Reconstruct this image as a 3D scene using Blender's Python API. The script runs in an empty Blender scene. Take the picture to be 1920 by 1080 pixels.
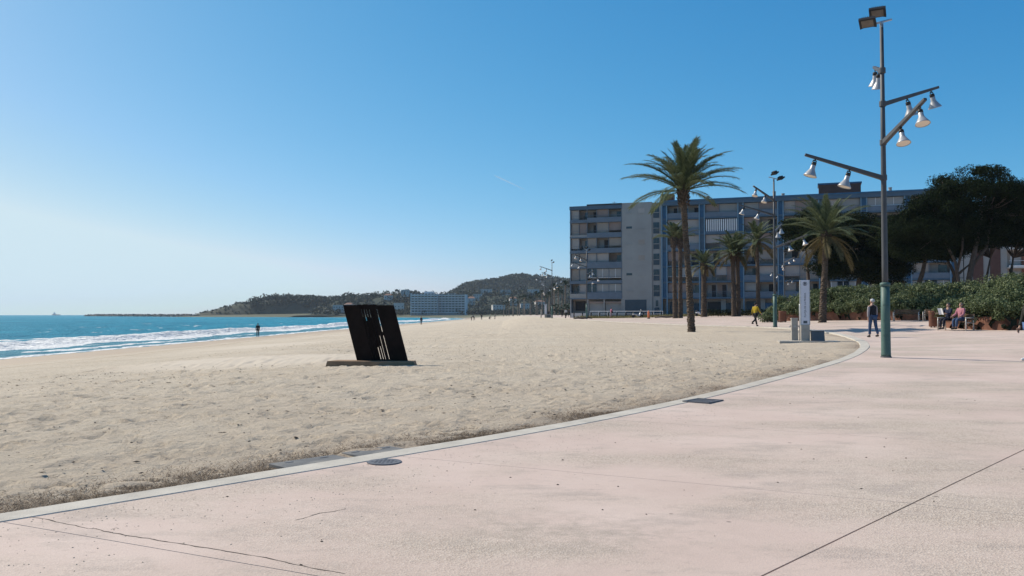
import bpy, bmesh, math, random
import numpy as np
from mathutils import Vector, Matrix, Euler
R = math.radians
random.seed(11)
rng = np.random.default_rng(5)
scene = bpy.context.scene
col = scene.collection

# ------------------------------------------------------------------ camera, sky, sun, exposure
CAMZ = 1.58
SUN_AZ = math.atan2(-0.86, 0.51)          # clockwise from +Y (negative = to the left)
SUN_EL = R(43)
cd = bpy.data.cameras.new('camera'); cam = bpy.data.objects.new('camera', cd); col.objects.link(cam)
cd.lens = 30.0; cd.sensor_width = 36.0; cd.clip_start = 0.05; cd.clip_end = 40000
cam.location = (0, 0, CAMZ); cam.rotation_euler = (R(90 + 1.79), 0, 0)
scene.camera = cam
w = bpy.data.worlds.new('World'); scene.world = w; w.use_nodes = True
nt = w.node_tree; nt.nodes.clear()
wo = nt.nodes.new('ShaderNodeOutputWorld'); bg = nt.nodes.new('ShaderNodeBackground')
sky = nt.nodes.new('ShaderNodeTexSky'); sky.sky_type = 'NISHITA'; sky.sun_disc = False
sky.sun_elevation = SUN_EL; sky.sun_rotation = SUN_AZ
sky.altitude = 0; sky.air_density = 0.6; sky.dust_density = 0.8; sky.ozone_density = 2.0
bg.inputs['Strength'].default_value = 0.09
# one tone curve per channel over the whole sky (clear, deep Mediterranean blue)
sep = nt.nodes.new('ShaderNodeSeparateColor'); com = nt.nodes.new('ShaderNodeCombineColor'); nt.links.new(sky.outputs[0], sep.inputs[0])
for i_, (g_, a_, top_) in enumerate(((1.774, 2.175, 0.50), (0.876, 1.177, 0.65), (0.581, 1.105, 0.70))):
    prev = sep.outputs[i_]
    for op, val in (('MULTIPLY', 0.1), ('MINIMUM', top_), ('POWER', g_), ('MULTIPLY', a_ * 10)):
        n_ = nt.nodes.new('ShaderNodeMath'); n_.operation = op; nt.links.new(prev, n_.inputs[0]); n_.inputs[1].default_value = val; prev = n_.outputs[0]
    nt.links.new(prev, com.inputs[i_])
nt.links.new(com.outputs[0], bg.inputs['Color']); nt.links.new(bg.outputs[0], wo.inputs[0])
sd = bpy.data.lights.new('sun', 'SUN'); sun = bpy.data.objects.new('sun', sd); col.objects.link(sun)
sd.energy = 5.0; sd.angle = R(0.53); sd.color = (1.0, 0.92, 0.79)
to_sun = Vector((math.sin(SUN_AZ) * math.cos(SUN_EL), math.cos(SUN_AZ) * math.cos(SUN_EL), math.sin(SUN_EL)))
sun.rotation_euler = to_sun.to_track_quat('Z', 'Y').to_euler()
vs = scene.view_settings
vs.view_transform = 'Standard'; vs.look = 'None'; vs.gamma = 1; vs.exposure = 0.15; vs.use_curve_mapping = False

# ------------------------------------------------------------------ helpers
def tag(o, label=None, cat=None, group=None, kind=None):
    if label: o['label'] = label
    if cat: o['category'] = cat
    if group: o['group'] = group
    if kind: o['kind'] = kind
    return o

def empty(name, loc=(0, 0, 0), rz=0.0):
    o = bpy.data.objects.new(name, None); col.objects.link(o)
    o.location = loc; o.rotation_euler = (0, 0, rz); o.empty_display_size = 0.2
    return o

def link(name, me, mats=None, parent=None, loc=None, rot=None):
    o = bpy.data.objects.new(name, me); col.objects.link(o)
    if mats is not None:
        me.materials.clear()
        for m in (mats if isinstance(mats, (list, tuple)) else [mats]): me.materials.append(m)
    if parent: o.parent = parent
    if loc is not None: o.location = loc
    if rot is not None: o.rotation_euler = rot
    return o

def copy_tree(o, parent=None):
    c = o.copy(); col.objects.link(c); c.parent = parent
    for ch in o.children: copy_tree(ch, c)
    return c

class MB:
    def __init__(s): s.v = []; s.f = []; s.m = []; s.mi = 0
    def add(s, vs_, fs_):
        b = len(s.v); s.v.extend([tuple(p) for p in vs_])
        for f in fs_: s.f.append(tuple(i + b for i in f)); s.m.append(s.mi)
    def box(s, c, d, rz=0.0, M=None, taper=1.0):
        x, y, z = d[0] / 2, d[1] / 2, d[2] / 2; t = taper
        p = [Vector(q) for q in ((-x, -y, -z), (x, -y, -z), (x, y, -z), (-x, y, -z), (-x*t, -y*t, z), (x*t, -y*t, z), (x*t, y*t, z), (-x*t, y*t, z))]
        if M is not None: p = [M @ q for q in p]
        elif rz: m = Matrix.Rotation(rz, 3, 'Z'); p = [m @ q for q in p]
        c = Vector(c); p = [q + c for q in p]
        s.add(p, [(0, 3, 2, 1), (4, 5, 6, 7), (0, 1, 5, 4), (1, 2, 6, 5), (2, 3, 7, 6), (3, 0, 4, 7)]); return s
    def tube(s, pts, rad, n=8, cap=True):
        pts = [Vector(p) for p in pts]
        if not isinstance(rad, (list, tuple)): rad = [rad] * len(pts)
        up = None; rings = []; b = len(s.v)
        for i, p in enumerate(pts):
            d = (pts[min(i + 1, len(pts) - 1)] - pts[max(i - 1, 0)])
            d = d.normalized() if d.length > 1e-9 else Vector((0, 0, 1))
            if up is None:
                a = Vector((0, 0, 1)) if abs(d.z) < 0.9 else Vector((1, 0, 0))
                up = (a - d * a.dot(d)).normalized()
            else:
                up = up - d * up.dot(d)
                up = up.normalized() if up.length > 1e-6 else d.orthogonal().normalized()
            sd_ = d.cross(up)
            for k in range(n):
                a = 2 * math.pi * k / n
                s.v.append(tuple(p + (up * math.cos(a) + sd_ * math.sin(a)) * rad[i]))
        for i in range(len(pts) - 1):
            for k in range(n):
                k2 = (k + 1) % n
                s.f.append((b + i*n + k, b + i*n + k2, b + (i+1)*n + k2, b + (i+1)*n + k)); s.m.append(s.mi)
        if cap:
            s.f.append(tuple(b + k for k in reversed(range(n)))); s.m.append(s.mi)
            e = b + (len(pts) - 1) * n
            s.f.append(tuple(e + k for k in range(n))); s.m.append(s.mi)
        return s
    def lathe(s, prof, n=16, M=None, cap=True):
        b = len(s.v); M = M or Matrix.Identity(4)
        for r, z in prof:
            for k in range(n):
                a = 2 * math.pi * k / n; s.v.append(tuple(M @ Vector((r * math.cos(a), r * math.sin(a), z))))
        for i in range(len(prof) - 1):
            for k in range(n):
                k2 = (k + 1) % n
                s.f.append((b + i*n + k, b + i*n + k2, b + (i+1)*n + k2, b + (i+1)*n + k)); s.m.append(s.mi)
        if cap:
            s.f.append(tuple(b + k for k in reversed(range(n)))); s.m.append(s.mi)
            e = b + (len(prof) - 1) * n
            s.f.append(tuple(e + k for k in range(n))); s.m.append(s.mi)
        return s
    def prism(s, outline, z0, z1, M=None):
        M = M or Matrix.Identity(4); n = len(outline)
        vs_ = [M @ Vector((x, y, z0)) for x, y in outline] + [M @ Vector((x, y, z1)) for x, y in outline]
        fs = [tuple(reversed(range(n))), tuple(range(n, 2*n))] + [(i, (i+1) % n, (i+1) % n + n, i + n) for i in range(n)]
        s.add(vs_, fs); return s
    def mesh(s, name, smooth=False):
        me = bpy.data.meshes.new(name); me.from_pydata(s.v, [], s.f)
        if any(s.m): me.polygons.foreach_set('material_index', s.m)
        if smooth: me.polygons.foreach_set('use_smooth', [True] * len(s.f))
        me.update(); return me
    def build(s, name, mats, parent=None, smooth=False, loc=None, rot=None, bevel=0):
        o = link(name, s.mesh(name, smooth), mats, parent, loc, rot)
        if bevel:
            bm_ = o.modifiers.new('Bevel', 'BEVEL'); bm_.width = bevel; bm_.segments = 2; bm_.limit_method = 'ANGLE'
        return o

def np_mesh(name, V, F, smooth=False):
    """V (n,3) float, F (m,4) or (m,3) int arrays"""
    me = bpy.data.meshes.new(name); k = F.shape[1]
    me.vertices.add(len(V)); me.vertices.foreach_set('co', V.astype(np.float32).ravel())
    me.loops.add(F.size); me.loops.foreach_set('vertex_index', F.astype(np.int32).ravel())
    me.polygons.add(len(F)); me.polygons.foreach_set('loop_start', np.arange(0, F.size, k, dtype=np.int32))
    me.polygons.foreach_set('loop_total', np.full(len(F), k, dtype=np.int32))
    me.polygons.foreach_set('use_smooth', np.full(len(F), smooth, dtype=bool))
    me.update(calc_edges=True); me.validate(); return me

def grid_faces(nx, ny):
    i, j = np.meshgrid(np.arange(nx - 1), np.arange(ny - 1), indexing='ij')
    a = (i * ny + j).ravel(); return np.stack([a, a + ny, a + ny + 1, a + 1], 1)

def fattr(me, name, arr):
    a = me.attributes.new(name, 'FLOAT', 'POINT'); a.data.foreach_set('value', np.asarray(arr, dtype=np.float32).ravel())

def sm(a, b, x):
    t = np.clip((np.asarray(x, float) - a) / (b - a), 0, 1); return t * t * (3 - 2 * t)

def vnoise(x, y, seed=0):
    """cheap smooth value noise, numpy, range about -1..1"""
    x = np.asarray(x, float); y = np.asarray(y, float)
    xi = np.floor(x).astype(np.int64); yi = np.floor(y).astype(np.int64); fx = x - xi; fy = y - yi
    def h(a, b):
        n = (a * 374761393 + b * 668265263 + seed * 974634777) & 0xffffffff
        n = ((n ^ (n >> 13)) * 1274126177) & 0xffffffff
        return ((n ^ (n >> 16)) & 0xffff) / 32767.5 - 1
    u = fx*fx*(3-2*fx); v = fy*fy*(3-2*fy)
    return (h(xi, yi)*(1-u) + h(xi+1, yi)*u)*(1-v) + (h(xi, yi+1)*(1-u) + h(xi+1, yi+1)*u)*v

# ------------------------------------------------------------------ materials
def newmat(name):
    m = bpy.data.materials.new(name); m.use_nodes = True; t = m.node_tree
    return m, t, t.nodes['Principled BSDF'], t.nodes, t.links

def noise(t, scale, detail=4, rough=0.55, vec=None):
    n = t.nodes.new('ShaderNodeTexNoise'); n.inputs['Scale'].default_value = scale
    n.inputs['Detail'].default_value = detail; n.inputs['Roughness'].default_value = rough
    if vec is not None: t.links.new(vec, n.inputs['Vector'])
    return n.outputs['Fac']

def ramp(t, fac, stops):
    r = t.nodes.new('ShaderNodeValToRGB'); e = r.color_ramp.elements
    e[0].position, e[1].position = stops[0][0], stops[-1][0]
    for p, c in stops[1:-1]: e.new(p)
    for el, (p, c) in zip(sorted(e, key=lambda q: q.position), stops):
        el.color = (*c, 1) if isinstance(c, (tuple, list)) else (c, c, c, 1)
    t.links.new(fac, r.inputs['Fac']); return r.outputs['Color']

def mixc(t, fac, a, b, mode='MIX'):
    n = t.nodes.new('ShaderNodeMix'); n.data_type = 'RGBA'; n.blend_type = mode
    for sock, val in ((n.inputs[0], fac), (n.inputs[6], a), (n.inputs[7], b)):
        if hasattr(val, 'is_linked'): t.links.new(val, sock)
        elif isinstance(val, (int, float)): sock.default_value = val
        else: sock.default_value = (*val, 1)
    return n.outputs[2]

def math_(t, op, a, b=None, clamp=False):
    n = t.nodes.new('ShaderNodeMath'); n.operation = op; n.use_clamp = clamp
    for sock, val in ((n.inputs[0], a), (n.inputs[1], b)):
        if val is None: continue
        if hasattr(val, 'is_linked'): t.links.new(val, sock)
        else: sock.default_value = val
    return n.outputs[0]

def bump(t, h, strength, dist=0.02):
    n = t.nodes.new('ShaderNodeBump'); n.inputs['Strength'].default_value = strength; n.inputs['Distance'].default_value = dist
    t.links.new(h, n.inputs['Height']); return n.outputs[0]

def coords(t, kind='Object'):
    return t.nodes.new('ShaderNodeTexCoord').outputs[kind]

def attr(t, name):
    n = t.nodes.new('ShaderNodeAttribute'); n.attribute_name = name; return n.outputs['Fac']

def pmat(name, c, rough=0.7, var=0.18, scale=3.0, bs=0.15, bscale=40, metal=0.0, spec=0.3, dirt=None):
    m, t, b, N, L = newmat(name); vec = coords(t)
    f = noise(t, scale, 6, 0.6, vec)
    lo = tuple(x * (1 - var) for x in c); hi = tuple(min(1, x * (1 + var)) for x in c)
    cc = ramp(t, f, [(0.3, lo), (0.7, hi)])
    if dirt:
        f2 = noise(t, scale * 0.35, 8, 0.7, vec)
        cc = mixc(t, ramp(t, f2, [(0.5, 0.0), (0.72, 0.8)]), cc, dirt)
    L.new(cc, b.inputs['Base Color'])
    b.inputs['Roughness'].default_value = rough; b.inputs['Metallic'].default_value = metal
    b.inputs['Specular IOR Level'].default_value = spec
    if bs: L.new(bump(t, noise(t, bscale, 3, 0.6, vec), bs), b.inputs['Normal'])
    return m

def leafmat(name, c1, c2, trans=0.25, rough=0.6, spec=0.22):
    m, t, b, N, L = newmat(name)
    g = N.new('ShaderNodeNewGeometry')
    vec = coords(t)
    f = math_(t, 'ADD', math_(t, 'MULTIPLY', g.outputs['Random Per Island'], 0.6), math_(t, 'MULTIPLY', noise(t, 0.9, 3, 0.6, vec), 0.4))
    cc = ramp(t, f, [(0.2, c1), (0.8, c2)])
    L.new(cc, b.inputs['Base Color']); b.inputs['Roughness'].default_value = rough
    b.inputs['Specular IOR Level'].default_value = spec
    tr = N.new('ShaderNodeBsdfTranslucent'); L.new(cc, tr.inputs['Color'])
    mx = N.new('ShaderNodeMixShader'); mx.inputs[0].default_value = trans
    L.new(b.outputs[0], mx.inputs[1]); L.new(tr.outputs[0], mx.inputs[2])
    L.new(mx.outputs[0], N['Material Output'].inputs['Surface']); return m

M = {}
M['kerb'] = pmat('kerb_concrete', (0.47, 0.43, 0.37), 0.9, 0.16, 2.5, 0.4, 60, dirt=(0.40, 0.345, 0.28))
M['concrete'] = pmat('concrete', (0.36, 0.33, 0.29), 0.85, 0.15, 3, 0.3, 50, dirt=(0.25, 0.22, 0.19))
M['sand_concrete'] = pmat('sandy_concrete', (0.25, 0.16, 0.095), 0.9, 0.2, 3, 0.3, 50)
M['pole_grey'] = pmat('grey_paint', (0.065, 0.066, 0.070), 0.55, 0.12, 4, 0.05, 80, spec=0.4)
M['pole_green'] = pmat('green_paint', (0.062, 0.118, 0.100), 0.55, 0.16, 5, 0.08, 60, spec=0.4, dirt=(0.085, 0.12, 0.105))
M['black'] = pmat('black_plastic', (0.02, 0.02, 0.022), 0.5, 0.2, 5, 0.05, 80)
M['lamp_bell'] = pmat('aluminium_bell', (0.36, 0.36, 0.37), 0.4, 0.06, 6, 0.02, 80, metal=0.25, spec=0.5)
M['lamp_glass'] = pmat('lamp_diffuser', (0.75, 0.66, 0.55), 0.3, 0.08, 8, 0.0)
M['corten'] = pmat('corten_steel', (0.165, 0.072, 0.045), 0.8, 0.28, 2.2, 0.25, 30, dirt=(0.10, 0.05, 0.035))
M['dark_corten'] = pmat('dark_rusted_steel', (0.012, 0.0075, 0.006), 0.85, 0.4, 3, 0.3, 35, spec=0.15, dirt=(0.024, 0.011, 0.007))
M['wood'] = pmat('bench_wood', (0.14, 0.085, 0.05), 0.7, 0.3, 6, 0.2, 30)
M['bench_leg'] = pmat('cast_aluminium', (0.5, 0.48, 0.44), 0.5, 0.08, 6, 0.05, 60, metal=0.3)
M['white'] = pmat('white_paint', (0.72, 0.72, 0.72), 0.5, 0.06, 4, 0.03, 50)
M['sign_white'] = pmat('sign_panel', (0.62, 0.61, 0.66), 0.4, 0.05, 3, 0.0)
M['sign_dark'] = pmat('sign_print', (0.03, 0.035, 0.05), 0.5, 0.1, 5, 0.0)
M['steel'] = pmat('steel', (0.42, 0.42, 0.43), 0.4, 0.1, 6, 0.03, 60, metal=0.6)
M['slate'] = pmat('slate_blue_panel', (0.085, 0.10, 0.115), 0.55, 0.12, 4, 0.05, 40)
M['iron'] = pmat('cast_iron', (0.13, 0.13, 0.14), 0.6, 0.2, 8, 0.2, 60, metal=0.2)
M['rubber'] = pmat('grey_cover', (0.13, 0.13, 0.13), 0.85, 0.2, 5, 0.2, 60, dirt=(0.30, 0.27, 0.23))
M['orange'] = pmat('orange_plastic', (0.75, 0.20, 0.08), 0.5, 0.1, 6, 0.02, 60)
M['flood_lens'] = pmat('floodlight_lens', (0.15, 0.125, 0.105), 0.25, 0.15, 8, 0.0)
# ------------------------------------------------------------------ terrain functions
SEA = -1.30
KP = [(-22, -12), (-10, 0.1), (-3.8, 6.3), (-1.3, 8.9), (0.35, 10.6), (3.1, 14.2), (6.7, 19.7), (9.4, 24.2), (11.8, 29), (13.5, 33),
      (15.0, 37.5), (16.9, 45), (17.7, 52), (17.3, 58), (15.6, 63.5), (13.0, 71), (10.0, 90), (8.3, 120), (7.3, 160), (6.6, 300), (6, 600), (6, 800), (6, 900)]
def catmull(P, step=0.5):
    out = []
    for i in range(1, len(P) - 2):
        p0, p1, p2, p3 = [np.array(q, float) for q in P[i-1:i+3]]
        n = max(2, int(np.linalg.norm(p2 - p1) / (step if i < 15 else 6)))
        for k in range(n):
            t = k / n
            out.append(0.5*((2*p1) + (-p0+p2)*t + (2*p0-5*p1+4*p2-p3)*t*t + (-p0+3*p1-3*p2+p3)*t**3))
    return np.array(out)
KERB = catmull(KP)
def smooth_poly(P, sig):
    l_ = np.concatenate([[0], np.cumsum(np.linalg.norm(np.diff(P, axis=0), axis=1))]); out = P.copy()
    for i in range(len(P)):
        if l_[-1] - l_[i] > 3*sig and l_[i] > 3*sig and P[i, 1] < 130:
            wgt = np.exp(-((l_ - l_[i])/sig)**2) * np.gradient(l_); out[i] = (P*wgt[:, None]).sum(0)/wgt.sum()
    return out
KERB = smooth_poly(KERB, 2.2)
SH = np.array([(-31, -400), (-32.5, 0), (-33, 60), (-33.5, 160), (-32, 350), (-30, 560), (-45, 720), (-110, 860), (-220, 960), (-320, 1030), (-400, 1075), (-450, 1110), (-440, 1200), (-200, 1500), (0, 2600), (0, 7000)], float)

def sdist(x, y, P):
    """signed distance to polyline P, positive on its right-hand side"""
    x = np.asarray(x, float); y = np.asarray(y, float); shp = x.shape
    q = np.stack([x.ravel(), y.ravel()], 1); out = np.empty(len(q))
    A = P[:-1]; D = P[1:] - A; L2 = (D**2).sum(1)
    for s in range(0, len(q), 4000):
        c = q[s:s+4000, None, :] - A[None]
        t = np.clip((c * D).sum(2) / L2, 0, 1)
        r = c - t[..., None] * D; d2 = (r**2).sum(2); k = d2.argmin(1); ii = np.arange(len(k))
        cr = D[k, 0] * c[ii, k, 1] - D[k, 1] * c[ii, k, 0]
        out[s:s+4000] = np.sqrt(d2[ii, k]) * np.where(cr < 0, 1, -1)
    return out.reshape(shp)

def zp(x, y):
    y = np.asarray(y, float); x = np.asarray(x, float)
    return 1.15 * (1 - np.exp(-np.maximum(y, -20) / 60)) + 0.45 * sm(14, 34, x) * sm(10, 30, y)
def zbeach(x, y, dk=None):
    x = np.asarray(x, float); y = np.asarray(y, float)
    if dk is None: dk = sdist(x, y, KERB)
    ds = sdist(x, y, SH)
    top = zp(np.minimum(x, 14), y) - 0.05 - 0.017 * np.clip(-dk, 0, 22)
    k = np.interp(ds, [-60, -8, -2, 0, 3, 8, 12, 16, 20, 25, 32, 60], [-5, -0.6, -0.12, 0, 0.11, 0.33, 0.60, 0.88, 1.10, 1.34, 1.7, 6])
    a = SEA + k
    h = np.clip(0.5 + 0.5 * (top - a) / 0.25, 0, 1)
    z = top * (1 - h) + a * h - 0.25 * h * (1 - h)
    return z - 0.32 * sm(0.0, 0.9, dk)
def gz(x, y):
    dk = float(sdist(np.array([x]), np.array([y]), KERB)[0])
    return float(zp(x, y)) if dk > 0 else float(zbeach(np.array([x]), np.array([y]))[0])
def px(p, d):           # where a picture column lies at depth d
    return (p - 960) / 1600 * d
def on(p, d, dz=0.0):
    x = px(p, d); return (x, d, gz(x, d) + dz)

# ------------------------------------------------------------------ beach
def graded(lo, hi, a, b, fine, grow=1.12):
    """coordinates from lo to hi, spacing fine inside [a,b], growing outside"""
    mid = list(np.arange(a, b + 1e-6, fine)); s = fine; x = b; up = []
    while x < hi: s *= grow; x += s; up.append(min(x, hi))
    s = fine; x = a; dn = []
    while x > lo: s *= grow; x -= s; dn.append(max(x, lo))
    return np.array(dn[::-1] + mid + up)
xs = graded(-700, 900, -12, 12, 0.075, 1.045); ys = graded(-60, 3400, 5.8, 20, 0.07, 1.03)
X, Y = np.meshgrid(xs, ys, indexing='ij')
DK = sdist(X, Y, KERB); DS = sdist(X, Y, SH)
Z = zbeach(X, Y, DK)
far_fade = 1 - sm(60, 260, Y)
tramp = sm(8.5, 14, DS) * sm(0.0, 0.6, -DK)                      # trampled dry sand between tide line and kerb
smooth_patch = sm(0.25, 0.75, 0.5 + 0.5*vnoise(X/7 + 3, Y/9 + 1, 3)) * sm(12, 17, DS) * (1 - sm(19, 24, DS))
drift = np.exp(-(((X + 8.5)/5.0)**2 + ((Y - 29)/3.2)**2)**2)
smooth_patch = np.maximum(smooth_patch * 0.8, drift)
Z = Z + 0.16 * drift * sm(24.6, 28.6, Y + 0.12*X + 0.35*vnoise(X/5, Y/5, 21)) * far_fade
rel = 0.020*vnoise(X/1.3, Y/1.1, 5) + 0.022*vnoise(X/0.42, Y/0.36, 6) + 0.014*vnoise(X/0.20, Y/0.19, 7)
pits = np.maximum(0, vnoise(X/0.33 + 9, Y/0.30, 8) - 0.5) * 0.09
Z = Z + (rel - pits) * tramp * (1 - 0.85*smooth_patch) * far_fade * (0.55 + 0.45*sm(-0.4, 0.5, vnoise(X/6, Y/8, 14)))
Z = Z + 0.05 * vnoise(X/5, Y/7, 9) * sm(3, 9, DS) * sm(0.5, 3, -DK) * far_fade
Z = Z + 0.05 * np.exp(-((-DK - 0.35)/0.35)**2) * (0.3 + np.maximum(0, vnoise(X/0.9, Y/0.9, 10))) * (DK < 0) * (Y < 60)
# footprints: single dents with a pushed-up rim, some in walking lines
def stamp(fx, fy, ang, depth, ls=.145, ws=.062):
    i0, i1 = np.searchsorted(xs, [fx - .5, fx + .5]); j0, j1 = np.searchsorted(ys, [fy - .5, fy + .5])
    if i1 - i0 < 3 or j1 - j0 < 3: return
    dx = X[i0:i1, j0:j1] - fx; dy = Y[i0:i1, j0:j1] - fy
    a_ = dx*math.cos(ang) + dy*math.sin(ang); b_ = -dx*math.sin(ang) + dy*math.cos(ang); q = (a_/ls)**2 + (b_/ws)**2
    Z[i0:i1, j0:j1] += (-depth*np.exp(-q**1.5*.8) + depth*.55*np.exp(-((np.sqrt(q) - 1.75)/.5)**2)) * tramp[i0:i1, j0:j1]
rf = random.Random(3)
for k in range(150):
    fx, fy, a_ = rf.uniform(-14, 9), 5.5 + 30*rf.random()**1.5, rf.uniform(0, 6.28)
    for q in range(rf.randint(6, 22)):
        s_ = .11*(1 if q % 2 else -1); stamp(fx - s_*math.sin(a_), fy + s_*math.cos(a_), a_ + rf.uniform(-.2, .2), rf.uniform(.024, .055))
        fx += .62*math.cos(a_); fy += .62*math.sin(a_); a_ += rf.uniform(-.12, .12)
for k in range(1500): stamp(rf.uniform(-14, 9), 5.5 + 26*rf.random()**1.4, rf.uniform(0, 6.28), rf.uniform(.016, .048), rf.uniform(.08, .15), rf.uniform(.05, .09))
# town plain rises gently far behind
Z = Z + sm(700, 1500, Y) * 5 * sm(20, 160, DS)
me = np_mesh('beach', np.stack([X, Y, Z], 2).reshape(-1, 3), grid_faces(len(xs), len(ys)), smooth=True)
wet = 1 - sm(5.2, 8.4, DS + 0.9*vnoise(X/6, Y/9, 12) + 0.5*vnoise(X/2, Y/3, 13))
line = np.exp(-((DS - 9.4 - 0.8*vnoise(X/5, Y/11, 15))/0.45)**2)
fattr(me, 'wet', wet); fattr(me, 'tide', line); fattr(me, 'calm', smooth_patch)
fattr(me, 'straw', np.exp(-np.maximum(0, -DK - 0.1)/0.55) * (DK < 0.2) * (0.25 + 0.9*sm(-0.3, 0.6, vnoise(X/1.6, Y/1.6, 16))))
fattr(me, 'tan', np.exp(-np.maximum(0, -DK)/7.0) * (Y < 80))
fattr(me, 'inland', sm(60, 120, np.maximum(X - 6, 0)) + sm(560, 800, Y))
m, t, b, N, L = newmat('sand'); vec = coords(t)
c = ramp(t, noise(t, 0.35, 6, 0.6, vec), [(0.3, (0.475, 0.392, 0.296)), (0.7, (0.56, 0.48, 0.375))])
c = mixc(t, ramp(t, noise(t, 6.5, 5, 0.7, vec), [(0.32, 0.75), (0.46, 0.0)]), c, (0.34, 0.275, 0.205))  # broad dark speckle: footprint shade and debris painted into the sand colour
c = mixc(t, ramp(t, noise(t, 21, 4, 0.75, vec), [(0.33, 0.9), (0.43, 0.0)]), c, (0.20, 0.155, 0.115))  # finer dark speckle, same painted mix of footprint shade and debris
c = mixc(t, ramp(t, noise(t, 30, 3, 0.7, vec), [(0.58, 0.0), (0.68, 0.5)]), c, (0.70, 0.64, 0.55))
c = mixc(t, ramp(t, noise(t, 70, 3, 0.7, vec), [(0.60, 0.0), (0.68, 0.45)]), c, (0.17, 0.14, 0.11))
c = mixc(t, math_(t, 'MULTIPLY', attr(t, 'calm'), 0.85), c, (0.54, 0.465, 0.375))
c = mixc(t, math_(t, 'MULTIPLY', attr(t, 'tan'), ramp(t, noise(t, 0.8, 6, 0.7, vec), [(0.35, 0.3), (0.6, 1.0)])), c, (0.45, 0.37, 0.285))
sf = math_(t, 'MULTIPLY', attr(t, 'straw'), ramp(t, noise(t, 26, 6, 0.75, vec), [(0.38, 0.0), (0.58, 1.0)]))
c = mixc(t, math_(t, 'MULTIPLY', sf, 0.8), c, (0.15, 0.10, 0.07))
c = mixc(t, math_(t, 'MULTIPLY', attr(t, 'tide'), ramp(t, noise(t, 1.5, 6, 0.7, vec), [(0.4, 0.1), (0.6, 0.8)])), c, (0.33, 0.24, 0.17))
c = mixc(t, math_(t, 'MULTIPLY', attr(t, 'wet'), 0.85), c, (0.38, 0.285, 0.20))
c = mixc(t, math_(t, 'MINIMUM', attr(t, 'inland'), 1.0), c, (0.10, 0.10, 0.06))
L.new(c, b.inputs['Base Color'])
rr = math_(t, 'SUBTRACT', 0.95, math_(t, 'MULTIPLY', attr(t, 'wet'), 0.3)); L.new(rr, b.inputs['Roughness'])
b.inputs['Specular IOR Level'].default_value = 0.2
bm1 = math_(t, 'ADD', noise(t, 15, 6, 0.75, vec), math_(t, 'MULTIPLY', noise(t, 4.5, 4, 0.6, vec), 1.0))
bst = N.new('ShaderNodeBump'); bst.inputs['Distance'].default_value = 0.06
L.new(bm1, bst.inputs['Height'])
L.new(math_(t, 'MULTIPLY', math_(t, 'SUBTRACT', 1.0, math_(t, 'MAXIMUM', math_(t, 'MULTIPLY', attr(t, 'calm'), 0.75), attr(t, 'wet'))), 0.85), bst.inputs['Strength'])
L.new(bst.outputs[0], b.inputs['Normal'])
M['sand'] = m
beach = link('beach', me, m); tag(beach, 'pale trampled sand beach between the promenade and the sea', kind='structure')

# ------------------------------------------------------------------ sea
xs = graded(-6000, 60, -70, -31, 0.42, 1.10); ys = graded(-60, 6000, 48, 240, 0.7, 1.06)
X, Y = np.meshgrid(xs, ys, indexing='ij'); DS = sdist(X, Y, SH)
off = -DS                                                        # metres out from the waterline
amp = 0.5 + 0.5*vnoise(Y/38 + 7, Y*0, 31)
oblique = np.clip((Y - 60)/120, 0, 1)
ob = 10.0 + 3.0*oblique + 1.6*np.sin(Y/41) + 1.3*vnoise(Y/9, Y*0 + 3, 32)           # breaker distance
ob2 = 3.6 + 1.3*vnoise(Y/14, Y*0 + 5, 33)                                            # second small bore
near = sm(700, 300, Y) if False else 1 - sm(500, 900, Y)
u = off - ob
crest = np.where(u > 0, np.exp(-(u/2.1)**2), np.exp(-(u/0.75)**2))
Zs = SEA + near*crest*(0.42 + 0.42*np.clip(amp + 0.3*vnoise(X/2, Y/5, 34), 0, 1)) + near*0.12*np.exp(-((off - ob2)/0.8)**2)
open_ = sm(14, 40, off)
Zs = Zs + (1 - sm(500, 1500, Y)) * (1 - sm(200, 800, off)) * (0.10*open_*np.sin(off/4.2 + 1.4*vnoise(X/30, Y/40, 35)*3) + 0.06*open_*vnoise(X/2.1, Y/4.2, 36) + 0.045*sm(3, 10, off)*vnoise(X/0.9, Y/1.6, 37))
n1 = vnoise(X/1.5, Y/3.5, 41); n2 = vnoise(X/4, Y/13, 42); n3 = vnoise(X/0.7, Y/1.4, 43)
foam = near * np.clip(1.5*np.where(u > 0, np.exp(-(u/1.1)**2), np.exp(-(u/(3.3 + 1.5*n2))**2)) * (0.8 + 0.4*sm(-0.7, 0.3, n2)), 0, 1.3)
foam = np.maximum(foam, near * 0.34 * sm(0.5, 2.0, off) * (1 - sm(ob - 1.5, ob, off)) * sm(-0.35, 0.55, n2 + 0.5*n1))
foam = np.maximum(foam, near * 0.95 * np.exp(-((off - 0.5 - 0.5*n1 - 0.6*n2)/0.75)**2))
foam = np.maximum(foam, near * 0.75 * np.exp(-((off - ob2)/0.8)**2) * sm(-0.1, 0.5, vnoise(Y/17, Y*0 + 8, 44)))
ob3 = 24 + 4*vnoise(Y/60, Y*0 + 2, 45)
foam = np.maximum(foam, near * 0.85 * np.exp(-((off - ob3)/0.9)**2) * sm(0.25, 0.6, vnoise(Y/33, Y*0 + 9, 46)))
foam = np.maximum(foam, 0.8 * np.exp(-((off - 3)/3.5)**2) * sm(500, 800, Y))
foam = np.maximum(foam, 0.55 * sm(0.62, 0.9, vnoise(X/1.6, Y/3.4, 47)) * open_ * (1 - sm(300, 500, Y)))
Zs = Zs + near * 0.10 * np.clip(foam, 0, 1) * n3
me = np_mesh('sea', np.stack([X, Y, Zs], 2).reshape(-1, 3), grid_faces(len(xs), len(ys)), smooth=True)
fattr(me, 'foam', foam); fattr(me, 'shallow', 1 - sm(2, 26, off))
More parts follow.
